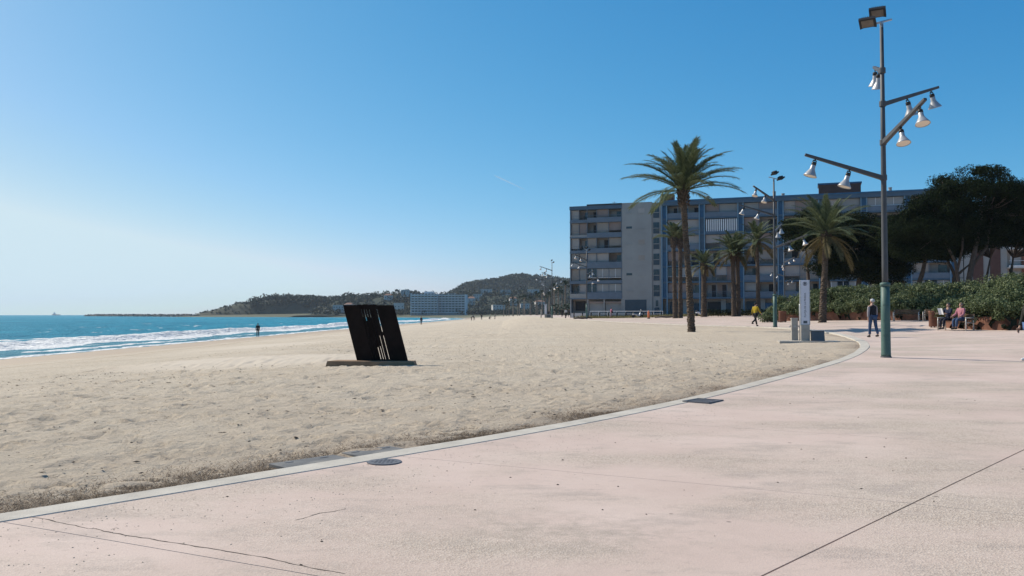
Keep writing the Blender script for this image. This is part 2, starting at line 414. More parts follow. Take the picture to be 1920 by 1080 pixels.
m, t, b, N, L = newmat('sea_water'); vec = coords(t)
mp = N.new('ShaderNodeMapping'); mp.inputs['Scale'].default_value = (1.0, 0.45, 1.0); L.new(vec, mp.inputs[0])
mp2 = N.new('ShaderNodeMapping'); mp2.inputs['Scale'].default_value = (0.02, 0.006, 1.0); L.new(vec, mp2.inputs[0])
c = ramp(t, noise(t, 1.0, 5, 0.6, mp2.outputs[0]), [(0.3, (0.020, 0.215, 0.32)), (0.7, (0.036, 0.30, 0.41))])
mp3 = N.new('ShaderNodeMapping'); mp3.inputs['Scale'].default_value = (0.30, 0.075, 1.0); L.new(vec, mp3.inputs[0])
c = mixc(t, ramp(t, noise(t, 1.0, 5, 0.65, mp3.outputs[0]), [(0.42, 0.0), (0.64, 0.6)]), c, (0.010, 0.13, 0.205))  # dark streaks stand for wave shading, painted into the water colour
c = mixc(t, math_(t, 'MULTIPLY', attr(t, 'shallow'), 0.75), c, (0.12, 0.27, 0.32))
fn = math_(t, 'ADD', math_(t, 'MULTIPLY', noise(t, 0.9, 4, 0.6, mp.outputs[0]), 1.0), attr(t, 'foam'))
ff = ramp(t, fn, [(0.92, 0.0), (1.06, 1.0)])
fc = ramp(t, noise(t, 2.3, 5, 0.7, mp.outputs[0]), [(0.3, (0.62, 0.63, 0.62)), (0.6, (0.90, 0.89, 0.87))])
c = mixc(t, ff, c, fc)
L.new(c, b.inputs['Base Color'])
L.new(math_(t, 'ADD', 0.5, math_(t, 'MULTIPLY', ff, 0.4)), b.inputs['Roughness'])
b.inputs['IOR'].default_value = 1.33; b.inputs['Specular IOR Level'].default_value = 0.08
hh = math_(t, 'ADD', noise(t, 0.55, 5, 0.65, mp.outputs[0]), math_(t, 'MULTIPLY', noise(t, 3.0, 4, 0.65, mp.outputs[0]), 0.4))
L.new(bump(t, hh, 1.0, 1.3), b.inputs['Normal'])
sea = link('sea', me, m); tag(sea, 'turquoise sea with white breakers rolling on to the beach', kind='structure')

# ------------------------------------------------------------------ promenade
seg = np.linalg.norm(np.diff(KERB, axis=0), axis=1); ARC = np.concatenate([[0], np.cumsum(seg)])
def kp(s):
    return np.array([np.interp(s, ARC, KERB[:, 0]), np.interp(s, ARC, KERB[:, 1])])
def kn(s):
    d = kp(s + 1.5) - kp(s - 1.5); d /= np.linalg.norm(d); return np.array([d[1], -d[0]])
JO = 4.75                                          # the straight long joint counts as offset JO; joints cross it on a skew
JA = np.array([3.1, 6.65]); JD = np.array([0.694, 0.72]); JR = np.array([0.863, -0.505])
def kpt(s, o):
    k0 = KW + 0.012
    if o <= k0: return kp(s) + kn(s)*o
    a = JA + JD*(s - S0 - PITCH)
    if o <= JO: k = kp(s) + kn(s)*k0; return k + (a - k)*((o - k0)/(JO - k0))
    return a + JR*(o - JO)
s_of = lambda x, y: float(ARC[np.argmin((KERB[:, 0]-x)**2 + (KERB[:, 1]-y)**2)])
S0 = s_of(-3.45, 6.5)
KW = 0.28; PITCH = 3.55
S_END = s_of(12.6, 31)
m, t, b, N, L = newmat('pink_concrete'); vec = coords(t, 'Object')
c = ramp(t, noise(t, 0.45, 7, 0.6, vec), [(0.28, (0.475, 0.365, 0.308)), (0.5, (0.545, 0.425, 0.362)), (0.72, (0.60, 0.485, 0.418))])
mps = N.new('ShaderNodeMapping'); mps.inputs['Rotation'].default_value = (0, 0, R(-8)); mps.inputs['Scale'].default_value = (0.5, 0.95, 1); L.new(vec, mps.inputs[0])
worn = ramp(t, noise(t, 0.55, 7, 0.62, mps.outputs[0]), [(0.44, 0.0), (0.60, 1.0)])
vor = N.new('ShaderNodeTexVoronoi'); vor.inputs['Scale'].default_value = 75; L.new(vec, vor.inputs['Vector'])
agg = ramp(t, vor.outputs['Color'], [(0.15, (0.24, 0.195, 0.145)), (0.5, (0.42, 0.355, 0.275)), (0.9, (0.56, 0.49, 0.40))])
c = mixc(t, math_(t, 'MULTIPLY', worn, 0.62), c, agg)
c = mixc(t, ramp(t, noise(t, 2.2, 8, 0.75, mps.outputs[0]), [(0.52, 0.0), (0.68, 0.6)]), c, (0.36, 0.295, 0.26))
c = mixc(t, ramp(t, noise(t, 16, 5, 0.7, mps.outputs[0]), [(0.60, 0.0), (0.72, 0.45)]), c, (0.26, 0.205, 0.18))
c = mixc(t, ramp(t, noise(t, 120, 2, 0.7, vec), [(0.35, 0.25), (0.55, 0.0)]), c, (0.30, 0.24, 0.22))
gum = N.new('ShaderNodeTexVoronoi'); gum.inputs['Scale'].default_value = 1.3; L.new(vec, gum.inputs['Vector'])
c = mixc(t, ramp(t, gum.outputs['Distance'], [(0.022, 0.75), (0.034, 0.0)]), c, (0.16, 0.125, 0.11))
sp = N.new('ShaderNodeTexVoronoi'); sp.inputs['Scale'].default_value = 0.42; L.new(mps.outputs[0], sp.inputs['Vector'])
c = mixc(t, math_(t, 'MULTIPLY', ramp(t, sp.outputs['Distance'], [(0.05, 1.0), (0.33, 0.0)]), ramp(t, noise(t, 7, 6, 0.75, vec), [(0.42, 0.0), (0.62, 0.75)])), c, (0.33, 0.275, 0.225))
L.new(c, b.inputs['Base Color']); b.inputs['Roughness'].default_value = 0.85; b.inputs['Specular IOR Level'].default_value = 0.25
hb = math_(t, 'ADD', math_(t, 'MULTIPLY', vor.outputs['Distance'], math_(t, 'MULTIPLY', worn, 1.6)), noise(t, 60, 5, 0.7, vec))
L.new(bump(t, hb, 0.35, 0.008), b.inputs['Normal'])
M['pink'] = m
M['joint'] = pmat('joint_dirt', (0.075, 0.06, 0.05), 0.95, 0.3, 12, 0.3, 60)

OFFS = [KW + 0.012, 4.75, 9.5, 14.5, 20.0]
NS = int((S_END - (S0 - 2*PITCH)) / PITCH)
S_A = S0 - 3*PITCH; NS += 1
# sub-base sheet: kerb-following strips, lower under the slabs, flush beyond them
ss = np.concatenate([np.arange(2.0, S_A, 1.0), np.arange(S_A, S_A + NS*PITCH + .01, PITCH/3), np.arange(S_A + NS*PITCH + 1, ARC[-1] - 2, 4.0)])
oo = np.concatenate([[0.05, KW], np.linspace(KW + .35, JO, 13), [7, 9.5, 12, 14.5, 17, 19.9, 20.05, 24, 30, 40, 55, 80, 120, 180, 260]])
V = []
for s in ss:
    for o_ in oo:
        q = kpt(s, o_)
        inside = (S_A <= s <= S_A + NS*PITCH) and o_ < 20.0
        V.append((q[0], q[1], float(zp(q[0], q[1])) - (0.03 if inside else 0.006)))
me = np_mesh('promenade', np.array(V), grid_faces(len(ss), len(oo))[:, ::-1], smooth=True)
prom = link('promenade', me, M['joint']); tag(prom, 'wide pink concrete promenade curving beside the beach', kind='structure')
me.materials.append(M['pink'])
nf = len(oo) - 1
mi = []
for i in range(len(ss) - 1):
    for j in range(nf):
        ins = (S_A - .01 <= ss[i] and ss[i+1] <= S_A + NS*PITCH + .02) and oo[j+1] <= 20.0
        mi.append(0 if ins else 1)
me.polygons.foreach_set('material_index', mi)
for k in range(NS):
    for j in range(len(OFFS) - 1):
        g = 0.0085; gr = 0.0030 if k != 2 else 0.005
        s0, s1 = S_A + k*PITCH + gr, S_A + (k+1)*PITCH - gr
        o0, o1 = OFFS[j] + g*(0.6 if j else 0), OFFS[j+1] - g*1.1
        V = []; n = 4
        for a in np.linspace(s0, s1, n):
            for o_ in np.linspace(o0, o1, n):
                q = kpt(a, o_); V.append((q[0], q[1], float(zp(q[0], q[1]))))
        F = grid_faces(n, n)[:, ::-1].tolist()
        ring = [0, 1, 2, 3, 7, 11, 15, 14, 13, 12, 8, 4]; base = len(V)
        for r_ in ring: V.append((V[r_][0], V[r_][1], V[r_][2] - 0.06))
        for q in range(12): F.append((ring[q], ring[(q+1) % 12], base + (q+1) % 12, base + q))
        mb = MB(); mb.add(V, F); mb.build('paving_slab', M['pink'], prom)

# kerb: a continuous band with a small upstand and rough sand side
sk = np.concatenate([np.arange(0.5, S_END, 0.4), np.arange(S_END, ARC[-1] - 2, 3.0)])
prof = [(-0.02, -0.30), (0.0, -0.012), (0.012, 0.0), (KW - 0.012, 0.0), (KW - 0.003, -0.008), (KW - 0.003, -0.08)]
V = []
for s in sk:
    p = kp(s); n = kn(s); wob = 0.022*float(vnoise(s*1.1, 0.0, 51))
    kw = 1.0 + 0.45*float(np.exp(-((s - s_of(16.0, 41))/9.0)**2))
    for i, (o_, dz) in enumerate(prof):
        q = p + n*((o_ if o_ > 0.2 else o_ * 1.0) - (kw - 1)*KW*(1 if i < 3 else 0) + (wob if i < 3 else 0))
        e = p + n*o_
        V.append((q[0], q[1], float(zp(e[0], e[1])) + 0.004 + dz))
me = np_mesh('kerb', np.array(V), grid_faces(len(sk), len(prof))[:, ::-1])
kerb = link('kerb', me, M['kerb']); tag(kerb, 'pale concrete kerb edging the pink promenade along the sand', kind='structure')

# cracks: thin dirt-filled seams lying in the slabs
def crack(pts, wdt, name='crack', seed=1, wig=0.02):
    rr_ = random.Random(seed); P = []
    for a, b_ in zip(pts[:-1], pts[1:]):
        n = max(2, int(math.dist(a, b_)/0.05))
        for k in range(n): P.append((a[0] + (b_[0]-a[0])*k/n, a[1] + (b_[1]-a[1])*k/n))
    mb = MB(); V = []; jx = 0
    for i, p in enumerate(P):
        q = P[min(i+1, len(P)-1)]; o_ = P[max(i-1, 0)]
        d = np.array([q[0]-o_[0], q[1]-o_[1]]); d = d/(np.linalg.norm(d)+1e-9); n = np.array([d[1], -d[0]])
        jx = 0.8*jx + rr_.gauss(0, wig*0.6); ww = wdt*max(0.15, rr_.uniform(0.2, 1.2))
        for sg in (-1, 1):
            x, y = p[0] + n[0]*(jx + sg*ww/2), p[1] + n[1]*(jx + sg*ww/2); V.append((x, y, float(zp(x, y)) + 0.0015))
    F = [(2*i, 2*i+2, 2*i+3, 2*i+1) for i in range(len(P)-1)]
    mb.add(V, F); return mb.build(name, M['joint'], prom)
crack([(-3.6, 6.3), (-2.6, 5.75), (-1.6, 5.3), (-0.9, 4.95)], 0.011, seed=2, wig=0.010)
crack([(-1.55, 6.15), (-1.42, 6.35), (-1.2, 6.5)], 0.010, seed=3)
crack([(-2.75, 5.9), (-2.72, 6.0)], 0.008, seed=4)
# ------------------------------------------------------------------ street lamps
LH = 9.45
def bell_mesh(parts):
    """one lamp head hanging down from z=0 along -z"""
    mb = MB(); mb.tube([(0, 0, 0.02), (0, 0, -0.06)], 0.025, 8)
    mb.tube([(-.05, 0, -0.05), (-.065, 0, -0.14)], 0.012, 6); mb.tube([(.05, 0, -0.05), (.065, 0, -0.14)], 0.012, 6)
    mb.box((0, 0, -0.055), (0.13, 0.03, 0.03))
    mb.lathe([(0.055, -0.10), (0.078, -0.12), (0.08, -0.21), (0.06, -0.215)], 14); parts['socket'] = mb.mesh('socket', True)
    mb = MB(); mb.lathe([(0.07, -0.21), (0.076, -0.22), (0.082, -0.33), (0.105, -0.38), (0.155, -0.47), (0.205, -0.555), (0.218, -0.585), (0.212, -0.59), (0.20, -0.575)], 24, cap=False)
    parts['bell'] = mb.mesh('bell', True)
    mb = MB(); mb.lathe([(0.0, -0.562), (0.12, -0.566), (0.198, -0.574)], 24, cap=False); parts['diffuser'] = mb.mesh('diffuser', True)
BELL = {}; bell_mesh(BELL)
for k_, mm in (('socket', 'black'), ('bell', 'lamp_bell'), ('diffuser', 'lamp_glass')): BELL[k_].materials.append(M[mm])
ARMS = [(8.15, 96), (7.2, 46), (6.1, -62), (5.1, 198)]
def flood(parent, loc, yaw):
    M0 = Matrix.Translation(loc) @ Matrix.Rotation(yaw, 4, 'Z') @ Matrix.Rotation(R(34), 4, 'Y') @ Matrix.Scale(1.05, 4)
    e = MB()
    e.prism([(-.16, -.21), (.16, -.21), (.13, -.12), (.13, .12), (.16, .21), (-.16, .21)], -0.05, 0.03, M0)
    e.lathe([(0.17, 0.0), (0.165, 0.06), (0.13, 0.11), (0.05, 0.135)], 14, M0 @ Matrix.Scale(0.8, 4, (1, 0, 0)))
    for q in range(-3, 4): e.prism([(-.11, q*.045-.006), (.11, q*.045-.006), (.11, q*.045+.006), (-.11, q*.045+.006)], 0.03, 0.13, M0)
    o = e.build('floodlight', M['black'], parent)
    g = MB(); g.prism([(-.11, -.15), (.11, -.15), (.11, .15), (-.11, .15)], -0.054, -0.0495, M0); g.build('lens', M['flood_lens'], o)
    return o
def make_lamp():
    root = empty('street_lamp')
    mb = MB(); mb.lathe([(0.082, 1.6), (0.082, 2.6), (0.068, 6.0), (0.048, LH)], 12); mb.build('pole', M['pole_grey'], root, True)
    mb = MB(); mb.lathe([(0.15, 0.0), (0.15, 0.03), (0.13, 0.035)], 16); mb.build('base_plate', M['iron'], root)
    mb = MB(); mb.lathe([(0.132, 0.03), (0.132, 0.10), (0.128, 0.12), (0.122, 1.2), (0.116, 2.04)], 20); sl = mb.build('sleeve', M['pole_green'], root, True)
    mb = MB(); mb.lathe([(0.118, 2.0), (0.138, 2.01), (0.138, 2.07), (0.13, 2.09), (0.083, 2.11)], 20); mb.build('collar', M['pole_green'], root, True)
    for z in (0.62, 1.04, 1.47): mb = MB(); mb.box((0, -0.118, z), (0.11, 0.03, 0.02)); mb.build('clip', M['pole_green'], sl)
    for zb, az in ARMS:
        a = R(az); d = Vector((math.cos(a), math.sin(a), 0)); L_, rise = 2.15, 0.68
        Mx = Matrix.Translation((0, 0, zb)) @ Matrix.Rotation(a, 4, 'Z') @ Matrix.Rotation(-math.atan2(rise, L_), 4, 'Y')
        ln = math.hypot(L_, rise); mb = MB()
        p = []
        for x, w_, h_ in ((0.0, .06, .11), (ln, .045, .055)):
            p += [Mx @ Vector((x, -w_, -h_)), Mx @ Vector((x, w_, -h_)), Mx @ Vector((x, w_, .02)), Mx @ Vector((x, -w_, .02))]
        mb.add(p, [(0, 1, 2, 3), (7, 6, 5, 4), (0, 4, 5, 1), (1, 5, 6, 2), (2, 6, 7, 3), (3, 7, 4, 0)])
        mb.lathe([(0.092, -0.11), (0.092, 0.05)], 12, Matrix.Translation((0, 0, zb)))
        arm = mb.build('arm', M['pole_grey'], root, bevel=0.012)
        for f in (0.42, 0.86):
            hm = Mx @ Matrix.Translation((ln*f, 0, -(.11 - .055*f) + 0.004))
            sk_ = link('lamp_head', BELL['bell'], None, root); sk_.matrix_local = hm @ Matrix.Scale(.87, 4)
            c1 = link('socket', BELL['socket'], None, sk_); c2 = link('diffuser', BELL['diffuser'], None, sk_)
    mb = MB(); mb.tube([(-.16, -.12, LH), (.26, .18, LH + .16)], 0.03, 6); mb.tube([(0, 0, LH - .1), (0, 0, LH + .06)], 0.05, 8); mb.build('bracket', M['steel'], root)
    flood(root, Vector((-0.36, -0.24, LH + 0.02)), R(82)); flood(root, Vector((-0.10, 0.02, LH + 0.36)), R(86))
    return root
lamp = make_lamp()
lamp_spots = [(1660, 24.0, -23.6, 'tall grey lamp post with green sleeve standing on the open pink paving'),
              (1453, 57.0, 122, 'grey lamp post with green sleeve beside the walker in a yellow jacket'),
              (1100, 117.0, 120, 'grey lamp post in front of the grey end of the apartment block'),
              (1035, 145.0, 95, 'slim lamp post on the promenade just left of the apartment block'),
              (1022, 190.0, 60, 'farther slim lamp post rising behind the distant white totem sign'),
              (1471, 100.0, 200, 'dark lamp post behind the hedge in front of the blue balconies')]
for i, (p, d, rot, lab) in enumerate(lamp_spots):
    o = lamp if i == 0 else copy_tree(lamp)
    x, y, z = on(p, d); o.location = (x, y, z); o.rotation_euler = (0, 0, R(rot))
    if i == 1: o.scale = (1.04, 1.04, 1.05)
    if i == 5: o.scale = (0.8, 0.8, 0.78)
    tag(o, lab, 'street lamp', 'promenade lamp posts with bell lamps')

# ------------------------------------------------------------------ steel sculpture
def make_sculpture():
    d = 24.4; x = px(704, d); z0 = gz(x, d)
    root = empty('sculpture', (x, d, z0), R(-7))
    U = 0.0020; SHR = 0.266; ZT = 0.155 + 790*U
    def piece(u0, u1, v0, v1, y0, y1, name, skew=0.0):
        P = []
        for yy in (y0, y1):
            for (u_, v_) in ((u0, v1), (u1, v1), (u1, v0), (u0, v0)):
                P.append(((u_ + SHR*v_ - 480)*U, yy + skew*(1 if u_ == u0 else 0), ZT - v_*U))
        mb = MB(); mb.add(P, [(0, 1, 2, 3), (7, 6, 5, 4), (0, 4, 5, 1), (1, 5, 6, 2), (2, 6, 7, 3), (3, 7, 4, 0)])
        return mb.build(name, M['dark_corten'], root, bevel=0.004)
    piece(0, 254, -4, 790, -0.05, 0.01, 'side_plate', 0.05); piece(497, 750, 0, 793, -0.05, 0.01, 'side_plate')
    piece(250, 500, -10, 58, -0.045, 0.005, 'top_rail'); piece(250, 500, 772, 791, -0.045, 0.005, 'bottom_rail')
    slots = [(258, [(60, 168)]), (297, [(60, 222)]), (334, [(60, 166)]), (362, [(600, 768)]), (373, [(60, 172)]), (400, [(585, 768)]), (433, [(435, 770)]), (486, [(60, 378), (432, 768)])]
    edges = [254] + [s for s, _ in slots] + [497]; sw = 10
    for i in range(len(edges) - 1):
        a = edges[i] + (sw/2 if i else 0); b_ = edges[i+1] - (sw/2 if i < len(edges)-2 else 0)
        if b_ - a > 3: piece(a, b_, 56, 774, -0.03 - 0.012*(i % 2), 0.0, 'bar')
    for s, op in slots:
        v = 56
        for a, b_ in op + [(774, 774)]:
            if a - v > 2: piece(s - sw/2 - 1, s + sw/2 + 1, v, a, -0.022, -0.004, 'spacer')
            v = b_
    mb = MB(); q = [(-1.36, -0.42), (1.27, -0.30), (1.20, 0.30), (-1.24, 0.34)]
    t_ = [(-1.30, -0.36), (1.17, -0.25), (1.12, 0.26), (-1.2, 0.3)]
    mb.add([(a, b_, -0.12) for a, b_ in q] + [(a, b_, 0.155) for a, b_ in t_], [(0, 3, 2, 1), (4, 5, 6, 7), (0, 1, 5, 4), (1, 2, 6, 5), (2, 3, 7, 6), (3, 0, 4, 7)])
    mb.build('plinth', M['sand_concrete'], root, bevel=0.015)
    tag(root, 'dark leaning steel plate sculpture with slits on a concrete plinth', 'sculpture')
make_sculpture()

# ------------------------------------------------------------------ totem sign with pedestal and box
def text_mesh(s, size):
    c = bpy.data.curves.new('t', 'FONT'); c.body = s; c.size = size; c.align_x = 'CENTER'; c.align_y = 'CENTER'; c.extrude = 0.002
    o = bpy.data.objects.new('t', c); col.objects.link(o)
    me = bpy.data.meshes.new_from_object(o.evaluated_get(bpy.context.evaluated_depsgraph_get()))
    bpy.data.objects.remove(o); return me
def make_totem(loc, rz, lab, writing=True):
    root = empty('totem_sign', loc, rz)
    mb = MB(); mb.box((0, 0, 0.34), (0.36, 0.16, 0.72)); mb.build('foot', M['concrete'], root, bevel=0.01)
    mb = MB(); mb.box((0, 0, 1.63), (0.34, 0.14, 1.90)); mb.build('panel', M['sign_white'], root, bevel=0.012)
    mb = MB(); mb.box((0.185, 0, 1.63), (0.03, 0.145, 1.90)); mb.box((-0.185, 0, 1.63), (0.03, 0.145, 1.90)); mb.build('edge_trim', M['steel'], root)
    mb = MB(); M0 = Matrix.Translation((0, -0.072, 2.42)) @ Matrix.Rotation(R(90), 4, 'X')
    n = 24
    ring = [(0.085*math.cos(2*math.pi*k/n), 0.085*math.sin(2*math.pi*k/n)) for k in range(n)]
    inn = [(0.066*math.cos(2*math.pi*k/n), 0.066*math.sin(2*math.pi*k/n)) for k in range(n)]
    V = [M0 @ Vector((a, b_, 0.002)) for a, b_ in ring] + [M0 @ Vector((a, b_, 0.002)) for a, b_ in inn]
    mb.add(V, [(k, (k+1) % n, (k+1) % n + n, k + n) for k in range(n)])
    mb.prism([(-0.05, 0.02), (0.0, 0.065), (0.05, 0.02), (0.032, 0.02), (0.032, -0.03), (0.0, -0.055), (-0.032, -0.03), (-0.032, 0.02)], 0.0, 0.003, M0)
    mb.build('emblem', M['sign_dark'], root)
    if writing:
        me = text_mesh('PLATJA DE LA PINEDA', 0.105)
        link('lettering', me, M['sign_dark'], root, (0, -0.072, 1.52), (R(90), R(-90), 0))
        mb = MB(); mb.box((0, -0.071, 0.80), (0.16, 0.004, 0.11)); mb.build('notice', M['slate'], root)
    tag(root, lab, 'sign'); return root
sx, sy, sz = on(1509, 36.2)
ROT_S = R(-8)
make_totem((sx, sy, sz + 0.03), ROT_S, 'tall narrow white totem sign with dark emblem and vertical lettering')
def make_pedestal(loc, rz, lab):
    root = empty('shower_post', loc, rz)
    mb = MB(); mb.box((0, 0, 0.46), (0.27, 0.20, 0.95)); mb.build('column', M['concrete'], root, bevel=0.02)
    mb = MB(); mb.box((0, 0, 0.955), (0.29, 0.22, 0.05)); mb.build('cap', M['concrete'], root, bevel=0.008)
    for s_ in (-1, 1):
        mb = MB(); mb.tube([(s_*0.13, 0, 0.62), (s_*0.20, 0, 0.62), (s_*0.20, 0, 0.57)], 0.018, 8); mb.lathe([(0.03, 0), (0.03, 0.02)], 10, Matrix.Translation((s_*0.16, 0, 0.64))); mb.build('tap', M['steel'], root)
    mb = MB(); mb.box((0, -0.101, 0.62), (0.10, 0.008, 0.06)); mb.build('push_plate', M['steel'], root)
    tag(root, lab, 'shower post'); return root
a = on(1489, 36.9); make_pedestal((a[0], a[1], a[2] + 0.02), ROT_S, 'short grey foot-wash post standing beside the white totem sign')
a = on(1501, 37.6)
r_ = empty('steel_post', (a[0], a[1], a[2]), ROT_S); mb = MB(); mb.lathe([(0.07, 0), (0.07, 1.55), (0.055, 1.60)], 12); mb.build('tube', M['steel'], r_, True)
mb = MB(); mb.tube([(0, 0, 2.4), (-0.02, 0, 2.46)], 0.01, 5)
mb = MB(); mb.lathe([(0.09, 0.0), (0.09, 0.02)], 12); mb.build('flange', M['iron'], r_)
tag(r_, 'round steel post half hidden behind the white totem sign', 'post')
a = on(1533, 36.0)
r_ = empty('control_box', (a[0], a[1], a[2] + 0.02), ROT_S)
mb = MB(); mb.add([(-.26, -.12, 0), (.26, -.12, 0), (.26, .16, 0), (-.26, .16, 0), (-.27, -.02, .44), (.25, -.02, .44), (.25, .16, .44), (-.27, .16, .44)], [(0, 3, 2, 1), (4, 5, 6, 7), (0, 1, 5, 4), (1, 2, 6, 5), (2, 3, 7, 6), (3, 0, 4, 7)])
mb.build('casing', M['slate'], r_, bevel=0.01)
mb = MB(); mb.box((-.01, .07, .448), (.56, .26, .02)); mb.build('lid', M['steel'], r_)
tag(r_, 'low slate-blue box with sloping front beside the totem sign', 'box')
a = on(1516, 36.2)
mb = MB(); q = [(-1.3, -.55), (1.15, -.62), (1.25, .5), (-1.2, .6)]
mb.prism(q, -0.25, 0.035); pf = mb.build('concrete_platform', M['concrete'], None, loc=(a[0], a[1], a[2]), rot=(0, 0, ROT_S), bevel=0.02)
tag(pf, 'low concrete platform in the sand carrying the totem sign', 'platform')
# far totem set beside the distant lamp posts
a = on(1023, 160); make_totem((a[0], a[1], a[2]), R(4), 'distant white totem sign at the foot of the slim lamp posts', writing=False).scale = (1.05, 1, 1.0)
a = on(1014.5, 162); make_pedestal(a, 0, 'distant foot-wash post beside the far white totem sign').scale = (.8, 1, 1.6)
a = on(1029, 159)
r_ = empty('control_box', a); mb = MB(); mb.box((0, 0, .3), (.8, .4, .6)); mb.build('casing', M['slate'], r_); mb = MB(); mb.box((0, 0, .62), (.86, .46, .04)); mb.build('lid', M['steel'], r_)
tag(r_, 'distant dark box beside the far white totem sign', 'box')

# ------------------------------------------------------------------ covers in the paving and sand
def flat_on(x, y, dz=0.0): return (x, y, float(zp(x, y)) + dz)
x, y = -1.24, 8.33
r_ = empty('manhole_cover', flat_on(x, y)); mb = MB(); mb.lathe([(0.168, -0.02), (0.168, 0.008), (0.150, 0.009)], 32); mb.build('ring', M['iron'], r_)
mb = MB(); mb.lathe([(0.146, -0.02), (0.146, 0.006)], 32)
for i in range(-3, 4):
    for j in range(-3, 4):
        if i*i + j*j < 10: mb.box((i*.038, j*.038, .0085), (.022, .022, .005))
mb.build('lid', M['iron'], r_); tag(r_, 'small round iron manhole cover in the pink paving by the kerb', 'manhole cover')
x, y = 2.98, 13.35
ang = math.atan2(4.0, 3.1)
r_ = empty('drain_grate', flat_on(x, y), ang); mb = MB()
for s_ in (-1, 1): mb.box((0, s_*.2, .004), (.5, .04, .03)); mb.box((s_*.25, 0, .004), (.04, .44, .03))
mb.build('frame', M['iron'], r_)
for i in range(7): mb = MB(); mb.box((-.19 + i*.063, 0, .002), (.03, .36, .02)); mb.build('grate_bar', M['iron'], r_)
tag(r_, 'square iron drain grate set in the pink paving beside the kerb', 'drain grate')
for i, (hx_, hy_, hl_, lab) in enumerate(((-2.02, 8.58, .74, 'grey hatch cover in the sand by the kerb, edged with straw'), (-1.52, 9.10, .62, 'grey hatch cover with pale sandy patches by the kerb'))):
    d_ = kn(s_of(hx_, hy_)); p = kp(s_of(hx_, hy_)) - d_*0.19
    r_ = empty('hatch_cover', (p[0], p[1], float(zp(p[0], p[1])) - 0.016), math.atan2(d_[1], d_[0]) + R(90))
    mb = MB(); mb.box((0, 0, -.03), (hl_, .34, .07)); mb.build('plate', M['rubber'], r_, bevel=0.006)
    for q in (-1, 1): mb = MB(); mb.box((q*.2, .08, .006), (.09, .02, .006)); mb.build('lifting_slot', M['iron'], r_)
    tag(r_, lab, 'hatch cover')

# ------------------------------------------------------------------ benches, bin, planters come with the plants
def make_bench(loc, rz, lab, wdt=1.75, group=None):
    root = empty('bench', loc, rz)                     # faces local -Y
    for s_ in (-1, 1):
        mb = MB(); x = s_*(wdt/2 - 0.04)
        mb.tube([(x, -.28, 0), (x, -.27, .43), (x, -.26, .64)], [.035, .03, .025], 8); mb.tube([(x, .26, 0), (x, .24, .42), (x, .31, .84)], [.035, .03, .022], 8)
        mb.tube([(x, -.27, .40), (x, .25, .40)], .025, 8); mb.tube([(x, -.29, .64), (x, .27, .65)], .026, 8)
        mb.build('leg', M['bench_leg'], root, True)
    for k in range(4): mb = MB(); mb.box((0, -.21 + k*.125, .44), (wdt, .10, .035)); mb.build('seat_slat', M['wood'], root, bevel=0.006)
    for k in range(3): mb = MB(); mb.box((0, .245 + .022*k, .56 + k*.115), (wdt, .03, .095)); mb.build('back_slat', M['wood'], root, bevel=0.006)
    tag(root, lab, 'bench', group); return root
b1 = on(1699, 62.0); make_bench(b1, R(-32), 'empty wooden bench with pale metal legs before the rusty planter wall')
b2 = on(1741, 60.0); make_bench(b2, R(-40), 'short wooden seat with pale legs beside the empty bench', 0.7)
BC = (px(1791, 43.6), 43.6); BCR = R(-68)
make_bench((BC[0], BC[1], gz(*BC)), BCR, 'wooden bench carrying the seated couple by the rusty planter')
def make_bin(loc, lab):
    root = empty('litter_bin', loc); mb = MB()
    mb.lathe([(0.30, 0.04), (0.31, 0.06), (0.31, 0.86), (0.325, 0.88), (0.325, 0.93), (0.26, 0.93), (0.25, 0.6)], 24); mb.build('drum', M['corten'], root, True)
    mb = MB()
    for k in range(3):
        a_ = 2*math.pi*k/3; mb.box((.22*math.cos(a_), .22*math.sin(a_), .025), (.06, .06, .06))
    mb.build('foot', M['iron'], root); tag(root, lab, 'bin'); return root
make_bin(on(1752, 48.5), 'round rust-brown steel litter bin near the seated couple')
make_bin(on(1467, 70.0), 'rust-brown steel drum at the pointed end of the hedge')

# ------------------------------------------------------------------ bollards, railing, scooters, post, driftwood
def facade(u, back=0.0, z=0.0):            # point on the apartment front: u metres along it, back metres behind
    ux, uy = 0.943, -0.333; return (10.3 + ux*u + 0.333*back, 150 + uy*u + 0.943*back, z)
mb = MB(); mb.lathe([(.09, 0), (.09, .68), (.11, .72), (.11, .84), (.06, .90)], 12); BOL = mb.mesh('bollard', True); BOL.materials.append(M['black'])
mb = MB(); mb.lathe([(.13, 0), (.13, .05)], 12); BOLB = mb.mesh('bollard_foot'); BOLB.materials.append(M['iron'])
for k in range(12):
    x, y, _ = facade(2.2 + 1.42*k, -11.0); r_ = empty('bollard', (x, y, gz(x, y)))
    link('shaft', BOL, None, r_); link('foot', BOLB, None, r_)
    tag(r_, 'short black bollard in the row before the apartment block', 'bollard', 'bollards before the apartment block')
p0 = facade(5.0, -6); p1 = facade(16.5, -6)
r_ = empty('railing', (p0[0], p0[1], 1.2), math.atan2(-0.333, 0.943))
mb = MB(); mb.tube([(0, 0, .95), (12.2, 0, .95)], .035, 6); mb.build('top_rail', M['white'], r_)
mb = MB(); mb.tube([(0, 0, .5), (12.2, 0, .5)], .02, 6); mb.build('lower_rail', M['white'], r_)
for k in range(9): mb = MB(); mb.tube([(k*1.52, 0, -.3), (k*1.52, 0, .95)], .03, 6); mb.build('post', M['white'], r_)
tag(r_, 'thin white railing in front of the grey ground floor', 'railing')
a = on(1216, 114)
r_ = empty('delineator_post', a); mb = MB(); mb.lathe([(.22, 0), (.22, .06), (.14, .16)], 14); mb.build('base', M['black'], r_)
